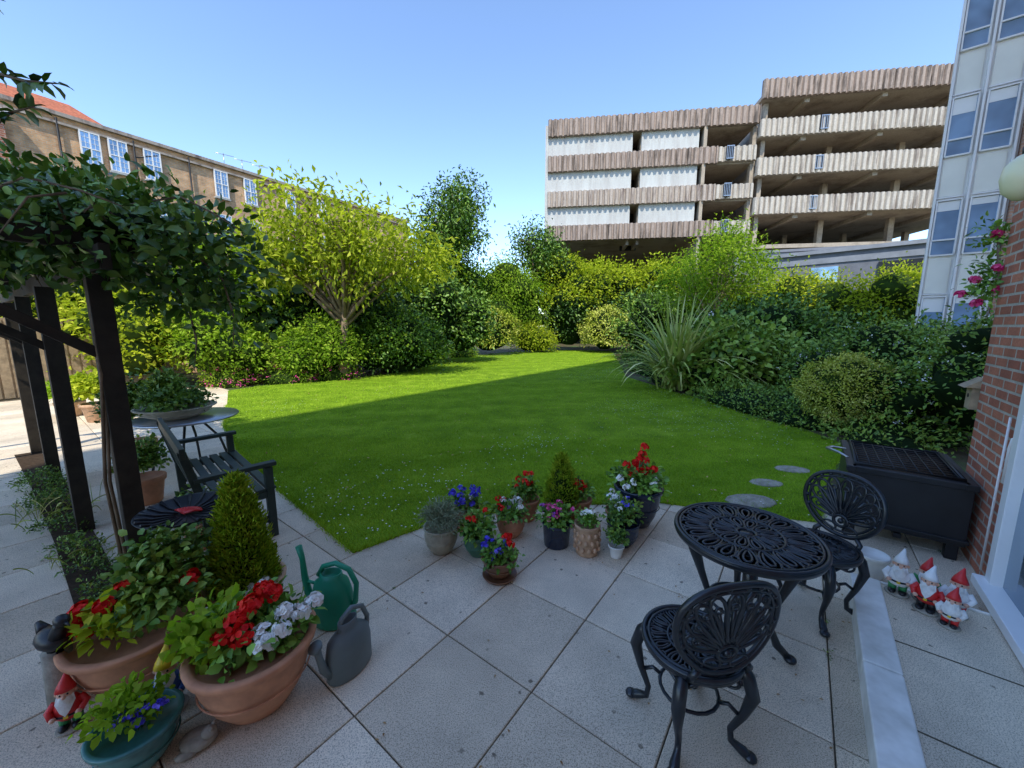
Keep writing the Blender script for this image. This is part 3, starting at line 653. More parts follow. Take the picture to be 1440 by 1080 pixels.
def straps(name,loc,nb,Lm,w,mat,spread=1.0):
    V=[];F=[];vv=[]
    for i in range(nb):
        a=random.uniform(0,2*math.pi);l=Lm*random.uniform(.6,1.1);tilt=random.uniform(.05,.9)*spread;bx,by=random.gauss(0,.14),random.gauss(0,.14)
        k=len(V);ns=8;x=y=0;z=0;th=R(88)-tilt*.75;va=random.random()
        for j in range(ns+1):
            t=j/ns;ww=w*(1-t**3)*(.6+.4*min(1,t*3));sx,sy=-math.sin(a)*ww/2,math.cos(a)*ww/2
            px,py=bx+math.cos(a)*x,by+math.sin(a)*x
            V+=[(px-sx,py-sy,z+.01),(px,py,z),(px+sx,py+sy,z+.01)];vv+=[va]*3
            x+=math.cos(th)*l/ns;z+=math.sin(th)*l/ns;th-=tilt*.30*(.4+t)
            if j: F+=[(k+3*j-3,k+3*j-2,k+3*j+1,k+3*j),(k+3*j-2,k+3*j-1,k+3*j+2,k+3*j+1)]
    me=bpy.data.meshes.new(name);me.from_pydata(V,[],F);at=me.attributes.new("v",'FLOAT','POINT');at.data.foreach_set("value",vv);me.materials.append(mat);me.update()
    o=bpy.data.objects.new(name,me);o.location=loc;link(o);return o
straps("phormium_plant",(4.7,10.9,0),230,2.7,.09,L_strap,1.2)
straps("ornamental_grass",(-3.3,2.75,0),30,.18,.005,L_strap,1.2)
straps("ornamental_grass",(-4.4,3.5,0),40,.25,.006,L_strap,1.2)
shrub("strip_planting",[(-2.75,2.35,.0,.14,.09,.10),(-3.1,2.58,.0,.18,.1,.09),(-3.5,2.85,.0,.2,.1,.12),(-4.0,3.2,.0,.25,.1,.14),(-4.6,3.6,.0,.25,.1,.18),(-5.2,4.05,.0,.3,.12,.22)],420,.03,L_mid,per=7,coremat=None,lumps=0,spread=1.0,vb=.1)

# ------------------------------------------------------------------ pergola
pg=empty("timber_pergola")
b=B();posts=[(-2.56,2.44),(-3.80,3.2),(-5.3,4.25),(-6.8,5.3)]
for x,y in posts:
    b.box((x,y,1.05),(.105,.105,2.12),darkwood,rz=R(-35))
    b.box((x-1.6,y-2.05,1.05),(.105,.105,2.12),darkwood,rz=R(-35))
b.beam((-2.3,2.26,2.19),(-7.6,5.86,2.19),.05,.14,darkwood);b.beam((-3.7,.01,2.19),(-9.2,3.81,2.19),.05,.14,darkwood)
for x,y in posts:
    b.beam((x+.12,y+.154,2.32),(x-1.9,y-2.43,2.32),.05,.12,darkwood)
    b.beam((x-.02,y-.02,1.62),(x-.5,y-.64,2.22),.05,.06,darkwood)
for i in range(3):
    for t in(.5,):
        x=posts[i][0]*(1-t)+posts[i+1][0]*t;y=posts[i][1]*(1-t)+posts[i+1][1]*t
        b.beam((x+.12,y+.154,2.32),(x-1.9,y-2.43,2.32),.04,.10,darkwood)
b.build("posts_and_beams",parent=pg,bevel=.004)
cl=empty("climbing_vine")
bl=[(-2.5,2.6,2.42,.45,.4,.20),(-3.0,2.85,2.48,.55,.4,.26),(-3.8,3.3,2.58,.65,.5,.33),(-4.8,3.9,2.65,.8,.6,.38),(-6,4.7,2.7,.9,.7,.42),(-3.2,2.3,2.38,.6,.4,.16),(-2.2,2.6,2.2,.28,.28,.25),(-2.0,2.65,2.3,.24,.24,.2),(-2.3,2.75,2.0,.2,.2,.22),(-1.95,2.7,2.0,.14,.14,.27),(-2.55,2.35,2.28,.3,.2,.16)]
fol("leaves",bl,960,11,.078,L_clim,cl,tpl='hi',asp=.62,spread=1.6,lo=.7,hi=1.15,fill=.35,zb=-1,vb=.1)
fol("top_leaves",bl[:6],360,10,.072,L_ger,cl,tpl='hi',asp=.6,spread=1.5,lo=.95,hi=1.2,zb=.2,vb=.15)
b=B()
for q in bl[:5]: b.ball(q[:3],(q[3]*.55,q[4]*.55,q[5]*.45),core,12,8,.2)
for k in range(26):
    x=random.uniform(-4.2,-2);s0=Vector((x,2.42-(x+2.62)*.66+random.uniform(-.2,.3),2.4));e_=s0+Vector((random.uniform(-.3,.45),random.uniform(-.3,.3),random.uniform(-.5,.35)))
    b.tube([s0,s0.lerp(e_,.5)+Vector((0,0,.08)),e_],[.007,.005,.002],bark,5)
for k in range(2): b.tube([(-2.60+k*.03,2.375,.0),(-2.63+.03*k,2.365,.8),(-2.55,2.37+.02*k,1.5),(-2.6,2.42,2.3)],[.012,.010,.009,.008],bark,6)
b.build("stems",parent=cl)
def sprig(parent,pts,n,L,mat):
    P=[Vector(p) for p in pts];b=B();b.tube(P,[.006]*(len(P)-1)+[.002],bark,5);b.build("stem",parent=parent)
    C=[];O=[]
    for i in range(n):
        t=(i+.5)/n*(len(P)-1);j=int(t);p=P[j].lerp(P[j+1],t-j);C.append(tuple(p));tg=(P[j+1]-P[j]).normalized();O.append(tuple(tg))
    C=np.repeat(np.array(C),2,axis=0);O=np.repeat(np.array(O),2,axis=0);m=len(C)
    D=O*.5+rdir(m)*.8+np.array([0,0,-.2]);N=rdir(m)*.5+np.array([0,0,1])
    Ls=L*rng.uniform(.7,1.2,m);leaves("leaves",C,D,N,Ls,Ls*.5,rng.random(m),mat,parent,'hi')
hv=empty("hanging_vine")
sprig(hv,[(-2.5,1.75,2.74),(-2.1,1.68,2.80),(-1.85,1.62,2.72),(-1.70,1.6,2.70)],16,.065,L_clim)
sprig(hv,[(-2.4,1.7,2.98),(-2.05,1.62,3.02),(-1.92,1.6,2.97)],10,.065,L_clim)
sprig(hv,[(-2.4,1.85,2.6),(-2.15,1.8,2.70),(-1.98,1.75,2.70)],12,.065,L_clim)
sprig(hv,[(-2.5,1.9,2.4),(-2.25,1.9,2.48),(-2.0,1.9,2.42),(-1.85,1.95,2.36)],14,.06,L_clim)
sprig(hv,[(-2.3,2.4,2.5),(-1.95,2.4,2.55),(-1.75,2.4,2.45),(-1.62,2.4,2.36)],16,.055,L_clim)
sprig(hv,[(-2.1,2.6,2.3),(-1.9,2.6,2.1),(-1.85,2.6,1.85),(-1.88,2.6,1.65)],16,.055,L_clim)
sprig(hv,[(-2.3,2.6,2.2),(-2.15,2.6,1.95),(-2.12,2.6,1.7),(-2.16,2.6,1.5)],16,.055,L_clim)

# ------------------------------------------------------------------ bench
def bench(loc,rz):
    e=empty("park_bench",loc,rz);b=B();Lb=1.44;m=benchwood
    for x in(.03,Lb-.03):
        b.box((x,-.03,.31),(.06,.06,.62),m);b.beam((x,-.46,0),(x,-.47,.42),.06,.06,m);b.beam((x,-.47,.42),(x,-.57,.88),.055,.05,m)
        b.beam((x,-.52,.64),(x,.03,.645),.075,.035,m);b.box((x,-.25,.16),(.04,.42,.05),m);b.box((x,-.25,.385),(.045,.42,.06),m)
    for k in range(6): b.box((Lb/2,-.02-k*.083,.435-k*.003),(Lb-.0,.066,.022),m)
    b.box((Lb/2,-.0,.385),(Lb-.12,.03,.075),m)
    b.beam((0.0,-.565,.865),(Lb,-.565,.865),.035,.085,m);b.beam((.03,-.485,.50),(Lb-.03,-.485,.50),.03,.05,m)
    for k in range(13):
        x=.10+k*(Lb-.2)/12;b.beam((x,-.487,.52),(x,-.558,.83),.045,.014,m)
    b.build("slats_and_frame",parent=e,bevel=.005);return e
bench((-3.08,4.10,0),R(-43))

# ------------------------------------------------------------------ cast iron furniture
def cab(b,x,y,ox,oy,z0,mat,k=1.0,thin=1.0):
    pr=[(0,z0),(.035,z0-.05),(.055,z0-.13*k),(.03,z0*.45),(-.005,z0*.24),(.0,z0*.12),(.04,.03),(.065,.014)]
    rad=[.022,.027,.027,.017,.013,.014,.021,.017]
    b.tube([(x+ox*a,y+oy*a,z) for a,z in pr],[r*thin for r in rad],mat,9)
    b.ball((x+ox*.065,y+oy*.065,.018),(.027,.027,.018),mat,10,6)
    pts=[]
    for i in range(12):
        t=i/11*4.2;r=.045*(1-i/14);pts.append((x+ox*(.0-r*math.cos(t)-.01),y+oy*(.0-r*math.cos(t)-.01),z0-.10-r*math.sin(t)))
    b.tube(pts,.007,mat,6)
def loopc(f,n=16):return [f(2*math.pi*i/n) for i in range(n)]
def lattice_disc(b,R0,z,mat,npet=14,r=.0055):
    b.tube(loopc(lambda t:(R0*math.cos(t),R0*math.sin(t),z),48),.011,mat,8,True)
    b.tube(loopc(lambda t:((R0-.02)*math.cos(t),(R0-.02)*math.sin(t),z+.002),48),.008,mat,6,True)
    for q in(.13,.50): b.tube(loopc(lambda t:(R0*q*math.cos(t),R0*q*math.sin(t),z),32),r*1.2,mat,6,True)
    for ring,(a,c,wd,n) in enumerate(((.13,.5,.085,npet//2+3),(.5,.945,.11,npet),(.56,.86,.05,npet),(.2,.44,.04,npet//2+3))):
        for k in range(n):
            an=2*math.pi*k/n
            def f(t,a=a,c=c,wd=wd,an=an):
                u=R0*(a+(c-a)*(1-math.cos(t))/2);w=R0*wd*math.sin(t)*(.6+.8*(1-math.cos(t))/2)
                return (u*math.cos(an)-w*math.sin(an),u*math.sin(an)+w*math.cos(an),z)
            b.tube(loopc(f,14),r,mat,5,True)
    for k in range(npet):
        an=2*math.pi*(k+.5)/npet;cx,cy=R0*.86*math.cos(an),R0*.86*math.sin(an)
        b.tube(loopc(lambda t:(cx+R0*.05*math.cos(t),cy+R0*.05*math.sin(t),z),10),r,mat,5,True)
        b.tube([(R0*.5*math.cos(an),R0*.5*math.sin(an),z),(R0*.82*math.cos(an),R0*.82*math.sin(an),z)],r,mat,5)
    b.lathe([(.001,.004),(R0*.09,.003),(R0*.1,-.004),(.001,-.006)],mat,16,c=(0,0,z))
def bistro_table(loc,rz,TR=.36):
    e=empty("cast_iron_table",loc,rz);b=B();lattice_disc(b,TR,.69,iron,18,.0075);b.lathe([(TR+.005,-.03),(TR+.012,-.012),(TR+.008,.004),(TR-.005,.006),(TR-.008,-.03)],iron,56,c=(0,0,.69))
    b.build("lattice_top",parent=e);b=B()
    for k in range(4):
        a=math.pi/4+k*math.pi/2;ca_,sa_=math.cos(a),math.sin(a)
        pr=[(.16,.675),(.22,.62),(.245,.54),(.205,.42),(.155,.28),(.15,.18),(.19,.08),(.25,.022)]
        b.tube([(q*ca_,q*sa_,z) for q,z in pr],[.022,.032,.034,.022,.016,.016,.022,.018],iron,9);b.ball((.255*ca_,.255*sa_,.02),(.032,.032,.02),iron,10,6)
        b.tube([(.02*ca_,.02*sa_,.30),(.08*ca_,.08*sa_,.34),(.155*ca_,.155*sa_,.27)],.010,iron,7)
        pts=[]
        for i in range(12):
            t=i/11*4.4;r=.06*(1-i/14);pts.append(((.15-r*math.cos(t))*ca_,(.15-r*math.cos(t))*sa_,.58-r*math.sin(t)))
        b.tube(pts,.009,iron,6)
    b.tube(loopc(lambda t:(.155*math.cos(t),.155*math.sin(t),.28),28),.009,iron,7,True);b.tube(loopc(lambda t:(.2*math.cos(t),.2*math.sin(t),.665),28),.011,iron,7,True)
    b.ball((0,0,.30),(.03,.03,.035),iron,10,6)
    b.build("legs",parent=e);return e
bistro_table((1.27,1.94,0),R(20),.35)
def bistro_chair(loc,rz):
    e=empty("cast_iron_chair",loc,rz);b=B();lattice_disc(b,.20,.44,iron,12,.006)
    b.lathe([(.203,-.028),(.21,-.01),(.206,.006),(.196,.006),(.194,-.028)],iron,40,c=(0,0,.44));b.build("lattice_seat",parent=e)
    b=B()
    for sx,sy in((-1,1),(1,1),(-1,-1),(1,-1)):
        cab(b,sx*.125,sy*.125,sx*.8,sy*.8,.43,iron)
    b.tube(loopc(lambda t:(.12*math.cos(t),.12*math.sin(t),.2),20),.008,iron,7,True)
    for sx,sy in((-1,1),(1,1),(-1,-1),(1,-1)): b.tube([(sx*.085,sy*.085,.2),(sx*.11,sy*.11,.215),(sx*.135,sy*.135,.19)],.009,iron,6)
    for s_ in(-1,1):
        b.tube([(-.13,s_*.14,.37),(-.06,s_*.15,.39),(0,s_*.15,.36),(.06,s_*.15,.39),(.13,s_*.14,.37)],.010,iron,6)
        b.tube([(s_*.14,-.13,.37),(s_*.15,-.06,.39),(s_*.15,0,.36),(s_*.15,.06,.39),(s_*.14,.13,.37)],.010,iron,6)
    b.build("legs",parent=e)
    b=B()
    def m3(u,w): return (u,-.185-.10*w+.55*u*u, .44+w)
    def outl(t,k=1.0):
        c,s_=math.cos(t),math.sin(t)
        ww=.215*k*(1-.18*max(0,-s_)**1.5)*(abs(c)**.85)*(1 if c>0 else -1);hh=.235+.205*k*s_
        return ww,hh+(.015*math.cos(2*t) if s_>0 else 0)
    b.tube([m3(*outl(2*math.pi*i/40)) for i in range(40)],.0135,iron,8,True)
    b.tube([m3(*outl(2*math.pi*i/40,.88)) for i in range(40)],.008,iron,6,True)
    cx_,cz_=0,.12
    for k in range(9):
        an=R(-10+k*25)
        tx,tz=outl(an,.84)
        dxx,dzz=tx-cx_,tz-cz_;l=math.hypot(dxx,dzz);ux,uz=dxx/l,dzz/l
        def f(t,ux=ux,uz=uz,l=l,wd=.034):
            u=l*(.18+.82*(1-math.cos(t))/2);w=wd*math.sin(t)*(.4+.9*(1-math.cos(t))/2);return m3(cx_+ux*u-uz*w,cz_+uz*u+ux*w)
        b.tube(loopc(f,16),.0085,iron,6,True)
        b.tube([m3(cx_+ux*l*.3,cz_+uz*l*.3),m3(cx_+ux*l*.72,cz_+uz*l*.72)],.008,iron,5)
        g2=l*.76;b.tube(loopc(lambda t:m3(cx_+ux*g2+.014*math.cos(t),cz_+uz*g2+.014*math.sin(t)),8),.006,iron,5,True)
    for k in range(14):
        t=R(-20+k*17);x_,z_=outl(t,.94);b.ball(m3(x_,z_),.013,iron,8,5)
    b.tube(loopc(lambda t:m3(cx_+.04*math.cos(t),cz_+.035*math.sin(t)),14),.010,iron,6,True);b.ball(m3(cx_,cz_),.018,iron,8,6)
    for s_ in(-1,1):
        b.tube([m3(s_*.10,.05),m3(s_*.125,.02),(s_*.12,-.16,.43)],[.014,.015,.016],iron,7)
        b.tube(loopc(lambda t:m3(s_*.06+.04*math.cos(t),.07+.028*math.sin(t)),12),.007,iron,6,True)
    b.build("lattice_backrest",parent=e);return e
bistro_chair((.79,1.50,0),R(10))
bistro_chair((1.93,2.24,0),R(112))

# ------------------------------------------------------------------ pots
def pot(name,loc,r,h,mat,kind=0,saucer=False,rz=0):
    e=empty(name,loc,rz);b=B();z0=.012 if saucer else 0
    if kind==0: pr=[(r*.66,0),(r*.70,.01),(r*.90,h*.80),(r*.91,h*.81),(r*1.0,h*.82),(r*1.03,h*.97),(r*1.0,h),(r*.92,h),(r*.88,h*.9)]
    elif kind==1: pr=[(r*.55,0),(r*.60,.01),(r*.85,h*.30),(r*.98,h*.62),(r*.96,h*.80),(r*.93,h*.88),(r*1.04,h*.95),(r*1.04,h),(r*.93,h),(r*.88,h*.9)]
    elif kind==2: pr=[(r*.50,0),(r*.56,.01),(r*.78,h*.28),(r*.93,h*.60),(r*.99,h*.84),(r*1.0,h*.86),(r*1.08,h*.90),(r*1.10,h*.98),(r*1.07,h),(r*.97,h),(r*.92,h*.9)]
    else: pr=[(r*.8,0),(r*.82,.01),(r*.92,h*.9),(r*.97,h*.92),(r*.97,h),(r*.9,h),(r*.86,h*.9)]
    b.lathe(pr,mat,36,c=(0,0,z0));b.lathe([(r*.89,-.002),(.001,0)],soil,24,c=(0,0,z0+h*.9))
    if kind in(1,2): b.tube(loopc(lambda t:(r*.93*math.cos(t),r*.93*math.sin(t),z0+h*.5),36),.004,mat,6,True)
    if saucer: b.lathe([(r*.9,-.012),(r*1.05,.012),(r*1.0,.014),(r*.8,0)],mat,30,c=(0,0,.012))
    b.build("pot",parent=e);return e
def tuft(e,c,rad,ncl,L,mat,per=9,**k):
    kk=dict(tpl='hi',asp=.7,spread=.9,lo=.5,hi=1.0,fill=.4,zb=-.25,zmin=.0);kk.update(k)
    return fol("foliage",[(c[0],c[1],c[2],rad[0],rad[1],rad[2])],ncl,per,L,mat,e,**kk)
def heads(e,pts,hr,mat,n=26,L=.02,stem=True,base=(0,0,.15)):
    P=[];D=[]
    for p in pts:
        d=rdir(n);d[:,2]=np.abs(d[:,2])*1.0-.15;P.append(np.array(p)+d*hr*rng.uniform(.6,1,(n,1)));D.append(d)
    P=np.concatenate(P);D=np.concatenate(D);m=len(P)
    N=D.copy();D2=np.cross(D,rdir(m));leaves("flowers",P,D2,N,L,L*.95,rng.random(m),mat,e,'round')
    if stem:
        b=B()
        for p in pts:b.tube([(base[0]+(p[0]-base[0])*.4,base[1]+(p[1]-base[1])*.4,base[2]),((p[0]+base[0])/2,(p[1]+base[1])/2,(p[2]+base[2])/2+.01),p],.0025,greenp,5)
        b.build("stems",parent=e)
def rp(n,rx,ry,z0,z1,cx=0,cy=0):
    o=[]
    for i in range(n):
        a=random.uniform(0,6.28);r=math.sqrt(random.random());o.append((cx+rx*r*math.cos(a),cy+ry*r*math.sin(a),random.uniform(z0,z1)))
    return o
def cone_conifer(e,z0,h,r,ncl=420,L=.035):
    n=ncl*10;t=rng.random(ncl)**1.25;a=rng.uniform(0,6.283,ncl);rr=r*(1-t)**.75*(1-.25*np.exp(-t*14))*rng.uniform(.75,1.06,ncl)*(1+.10*np.sin(a*5+t*14))
    C=np.column_stack([rr*np.cos(a),rr*np.sin(a),z0+t*h]);O=np.column_stack([np.cos(a)*.6,np.sin(a)*.6,np.full(ncl,.9)])
    ci=np.repeat(np.arange(ncl),10);P=C[ci]+rng.normal(size=(n,3))*L*.45;D=O[ci]+rdir(n)*.5;N=rdir(n)
    v=.55+rng.normal(size=ncl)[ci]*.18+rng.normal(size=n)*.15;leaves("needles",P,D,N,L,L*.28,v,L_conif,e,'lo')
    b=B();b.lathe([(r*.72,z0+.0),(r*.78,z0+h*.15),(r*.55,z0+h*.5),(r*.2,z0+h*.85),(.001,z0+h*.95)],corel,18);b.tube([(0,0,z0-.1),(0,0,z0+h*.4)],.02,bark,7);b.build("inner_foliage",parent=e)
e=pot("potted_lavender",(-.57,2.88,0),.135,.22,taupepot,1);tuft(e,(0,0,.28),(.16,.16,.11),150,.045,L_lav,per=12,asp=.14,up=0,spread=.9)
e=pot("potted_pansies",(-.41,3.22,0),.12,.20,terra);tuft(e,(0,0,.24),(.12,.12,.06),40,.045,L_ger);heads(e,rp(18,.13,.13,.26,.37),.026,F_blue,12,.024);heads(e,rp(3,.1,.1,.28,.33),.022,F_white,8,.02)
e=pot("potted_geranium",(-.27,2.84,0),.115,.18,greenpot,1);tuft(e,(0,0,.21),(.12,.12,.08),50,.045,L_ger);heads(e,rp(4,.1,.1,.26,.36),.024,F_red,14,.022)
e=pot("potted_geranium",(-.09,2.56,0),.12,.15,brownpot,2,True);tuft(e,(0,0,.18),(.12,.12,.06),45,.042,L_ger);heads(e,rp(9,.11,.1,.2,.26,-.03),.026,F_blue,12,.024);heads(e,rp(3,.06,.05,.24,.30,.05),.032,F_red,22,.024)
e=pot("potted_geranium",(-.01,3.12,0),.125,.19,terra,1);tuft(e,(0,0,.22),(.14,.14,.06),45,.042,L_ger);heads(e,rp(6,.12,.12,.24,.31),.03,F_white,14,.026);heads(e,rp(4,.11,.11,.25,.33),.028,F_red,16,.022);heads(e,rp(3,.11,.11,.24,.3),.024,F_purp,12,.022)
e=pot("potted_geranium",(.13,3.42,0),.13,.20,terra);tuft(e,(0,0,.26),(.11,.11,.12),55,.042,L_ger);heads(e,rp(8,.11,.1,.32,.45),.03,F_red,18,.022)
e=pot("potted_conifer",(.45,3.34,0),.13,.19,brownpot);cone_conifer(e,.18,.46,.155)
e=pot("potted_pansies",(.37,2.98,0),.125,.20,navypot,3);tuft(e,(0,0,.24),(.13,.13,.09),60,.042,L_ger);heads(e,rp(10,.13,.12,.27,.36),.024,F_pink,12,.02);heads(e,rp(6,.12,.12,.25,.33),.024,F_purp,12,.022)
e=pot("carved_terracotta_pot",(.60,2.86,0),.105,.25,terra2,3)
b=B()
for q in range(3):
    for k in range(12):
        a=k*math.pi/6+q*.26;b.ball((.096*math.cos(a),.096*math.sin(a),.06+q*.06),(.016,.016,.022),terra2,8,6)
b.build("carving",parent=e);tuft(e,(0,0,.27),(.08,.08,.05),24,.036,L_ger);heads(e,rp(3,.05,.05,.31,.36),.028,F_white,14,.024)
e=pot("potted_geranium",(.63,3.42,0),.12,.20,terra);tuft(e,(0,0,.25),(.12,.12,.08),45,.042,L_ger);heads(e,rp(9,.12,.12,.29,.38),.03,F_red,18,.022)
e=pot("potted_fuchsia",(.92,2.98,0),.13,.20,navypot,1);tuft(e,(0,0,.26),(.14,.13,.10),70,.036,L_mid);heads(e,rp(5,.1,.1,.3,.38),.02,F_blue,8,.018);heads(e,rp(3,.1,.1,.28,.34,.0,-.05),.022,F_white,10,.02)
e=pot("small_white_pot",(.82,2.80,0),.062,.10,whitepot,0);tuft(e,(0,0,.16),(.08,.07,.08),40,.028,L_mid)
e=pot("potted_petunia",(.95,3.20,0),.12,.20,terra);tuft(e,(0,0,.24),(.12,.12,.06),40,.042,L_ger);heads(e,rp(8,.12,.1,.27,.33),.03,F_white,14,.026);heads(e,rp(2,.1,.1,.25,.3),.024,F_red,12,.022)
e=pot("large_geranium_urn",(1.15,3.32,0),.20,.37,navypot,2);tuft(e,(0,0,.42),(.19,.19,.10),120,.052,L_ger);heads(e,rp(9,.15,.1,.47,.58)+[(.02,0,.66),(.04,.02,.72),(.0,0,.62),(.05,0,.60),(-.12,0,.56)],.038,F_red,30,.026);heads(e,rp(5,.17,.1,.42,.47,-.04,-.1),.032,F_white,16,.026)
e=pot("large_terracotta_pot",(-1.23,1.63,0),.245,.33,terra,2);tuft(e,(-.02,.02,.36),(.20,.19,.10),130,.055,L_ger,per=7);tuft(e,(-.17,-.02,.36),(.12,.12,.11),70,.06,L_light,per=7)
heads(e,[(-.02,-.06,.47),(.03,-.10,.43),(.05,.08,.50),(.0,.10,.5),(-.05,-.12,.42),(.0,.0,.5)],.050,F_red,50,.03);heads(e,[(.13,-.12,.40),(.17,-.06,.42),(.21,.04,.43),(.24,.10,.44),(.10,-.07,.42),(.15,.02,.45)],.044,F_white,36,.032);heads(e,rp(6,.06,.06,.32,.4,-.22,-.08),.022,F_blue,12,.022)
e=pot("potted_conifer",(-1.64,2.16,0),.20,.26,terra2,2);cone_conifer(e,.22,.68,.175,1050,.040);heads(e,rp(10,.12,.10,.27,.32,.12,-.08),.028,F_white,14,.026)
e=pot("large_terracotta_pot",(-1.92,1.76,0),.25,.30,terra,2);tuft(e,(.05,.08,.40),(.22,.2,.14),160,.055,L_mid,per=7,vb=.1);tuft(e,(.0,.2,.52),(.18,.14,.16),90,.05,L_mid,per=7);heads(e,[(-.16,-.1,.43),(-.2,-.05,.41),(-.05,-.08,.46),(-.1,-.14,.38),(-.02,.0,.50),(.22,.1,.48)],.046,F_red,44,.03);tuft(e,(-.02,-.14,.38),(.08,.06,.06),18,.06,L_yel,per=6)
e=pot("teal_glazed_pot",(-1.55,1.36,0),.14,.19,tealpot,2);tuft(e,(-.03,0,.24),(.13,.10,.09),55,.036,L_light,per=7);heads(e,rp(9,.08,.07,.22,.28,.05,-.03),.02,F_blue,10,.018)
e=pot("clay_pot",(-2.55,2.95,0),.14,.24,terra);tuft(e,(0,0,.34),(.14,.14,.12),60,.05,L_mid)
e=pot("clay_pot",(-3.75,3.75,0),.16,.28,terra);tuft(e,(0,0,.44),(.2,.2,.2),120,.05,L_mid)
e=pot("clay_pot",(-7.9,7.2,0),.25,.35,terra2);tuft(e,(0,0,.6),(.35,.35,.35),200,.08,L_yel)
e=pot("clay_pot",(-8.9,7.6,0),.22,.3,terra2);tuft(e,(0,0,.5),(.3,.3,.3),160,.08,L_light)
e=pot("white_bucket",W(-.12,.62)+(0,),.095,.18,whitepot,0)
# bird bath
e=empty("bird_bath",(-2.12,2.36,0));b=B()
b.lathe([(.12,0),(.13,.02),(.07,.05),(.03,.08),(.025,.3),(.035,.33),(.025,.36),(.03,.54),(.09,.565)],blackm,24)
pr=[(.05,.56),(.17,.575),(.25,.61),(.262,.625),(.25,.622),(.17,.592),(.001,.585)];b.lathe(pr,blackm,40)
for k in range(20):
    a=k*math.pi/10;b.tube([(.06*math.cos(a),.06*math.sin(a),.59),(.17*math.cos(a),.17*math.sin(a),.598),(.25*math.cos(a),.25*math.sin(a),.628)],[.003,.006,.012],blackm,5)
b.build("dish_and_stem",parent=e);b=B()
for k in range(9):
    a=R(-60+k*15);b.tube([(0,-.03,.60),(.05*math.sin(a)*1.2,-.03+.05*math.cos(a),.615),(.085*math.sin(a)*1.2,-.03+.085*math.cos(a),.605)],[.004,.011,.006],redp,6)
b.build("shell_ornament",parent=e)
e=empty("round_garden_table",(-4.0,4.62,0));b=B();b.lathe([(.52,0),(.53,.012),(.52,.025),(.001,.026)],steel,40,c=(0,0,.68))
for k in range(4):
    a=k*math.pi/2+.5;b.tube([(.4*math.cos(a),.4*math.sin(a),.0),(.3*math.cos(a),.3*math.sin(a),.4),(.1*math.cos(a),.1*math.sin(a),.68)],.014,blackm,7)
b.build("top_and_legs",parent=e)
e=pot("planter_bowl",(-4.05,4.55,.706),.36,.14,taupepot,2);tuft(e,(0,0,.2),(.38,.34,.16),230,.055,L_mid,per=8);tuft(e,(-.1,0,.36),(.24,.22,.2),120,.05,L_mid,per=8,vb=.1)
e=pot("potted_shrub",(-4.8,4.75,0),.2,.35,terra);tuft(e,(0,0,.75),(.3,.3,.4),220,.06,L_mid)
shrub("herb_patch",[(-2.35,2.7,.05,.2,.2,.22),(-2.6,2.9,.05,.22,.22,.2),(-1.95,2.1,.08,.2,.15,.25)],150,.045,L_mid,per=8,coremat=None,tpl='hi',lumps=0)
def can_green(loc,rz,s=1.22):
    e=empty("green_watering_can",loc,rz);b=B();m=plast_g;b.T=Matrix.Scale(s,4)
    b.lathe([(.088,0),(.098,.012),(.098,.03),(.088,.16),(.075,.215),(.052,.235),(.048,.262),(.042,.262),(.04,.235)],m,28,sx=1.15,sy=.85)
    b.tube([(-.09,0,.05),(-.13,0,.10),(-.15,0,.22),(-.155,0,.32),(-.17,0,.385)],[.022,.020,.016,.013,.016],m,10)
    b.tube([(-.07,0,.24),(-.04,0,.29),(.03,0,.315),(.10,0,.29),(.135,0,.22),(.125,0,.12),(.09,0,.07)],.013,m,9)
    b.tube([(-.085,0,.19),(-.148,0,.20)],.008,m,7)
    b.build("body",parent=e)
def can_grey(loc,rz):
    e=empty("grey_watering_can",loc,rz);b=B();m=plast_k
    b.lathe([(.10,0),(.108,.012),(.108,.14),(.098,.20),(.065,.235),(.045,.25),(.045,.29),(.040,.29),(.038,.25)],m,20,sx=1.2,sy=.7)
    b.tube([(-.11,0,.06),(-.15,0,.12),(-.165,0,.19),(-.175,0,.25)],[.026,.020,.016,.018],m,10)
    b.tube([(-.05,0,.25),(-.03,0,.31),(.03,0,.335),(.095,0,.30),(.125,0,.22),(.115,0,.12)],.013,m,9)
    b.lathe([(.001,-.005),(.03,0),(.034,.015),(.001,.018)],m,16,T=Matrix.Translation((-.178,0,.26))@Matrix.Rotation(R(-25),4,'Y'))
    b.build("body",parent=e)
can_green((-1.10,2.14,0),R(-10));can_grey((-.86,1.80,0),R(62))
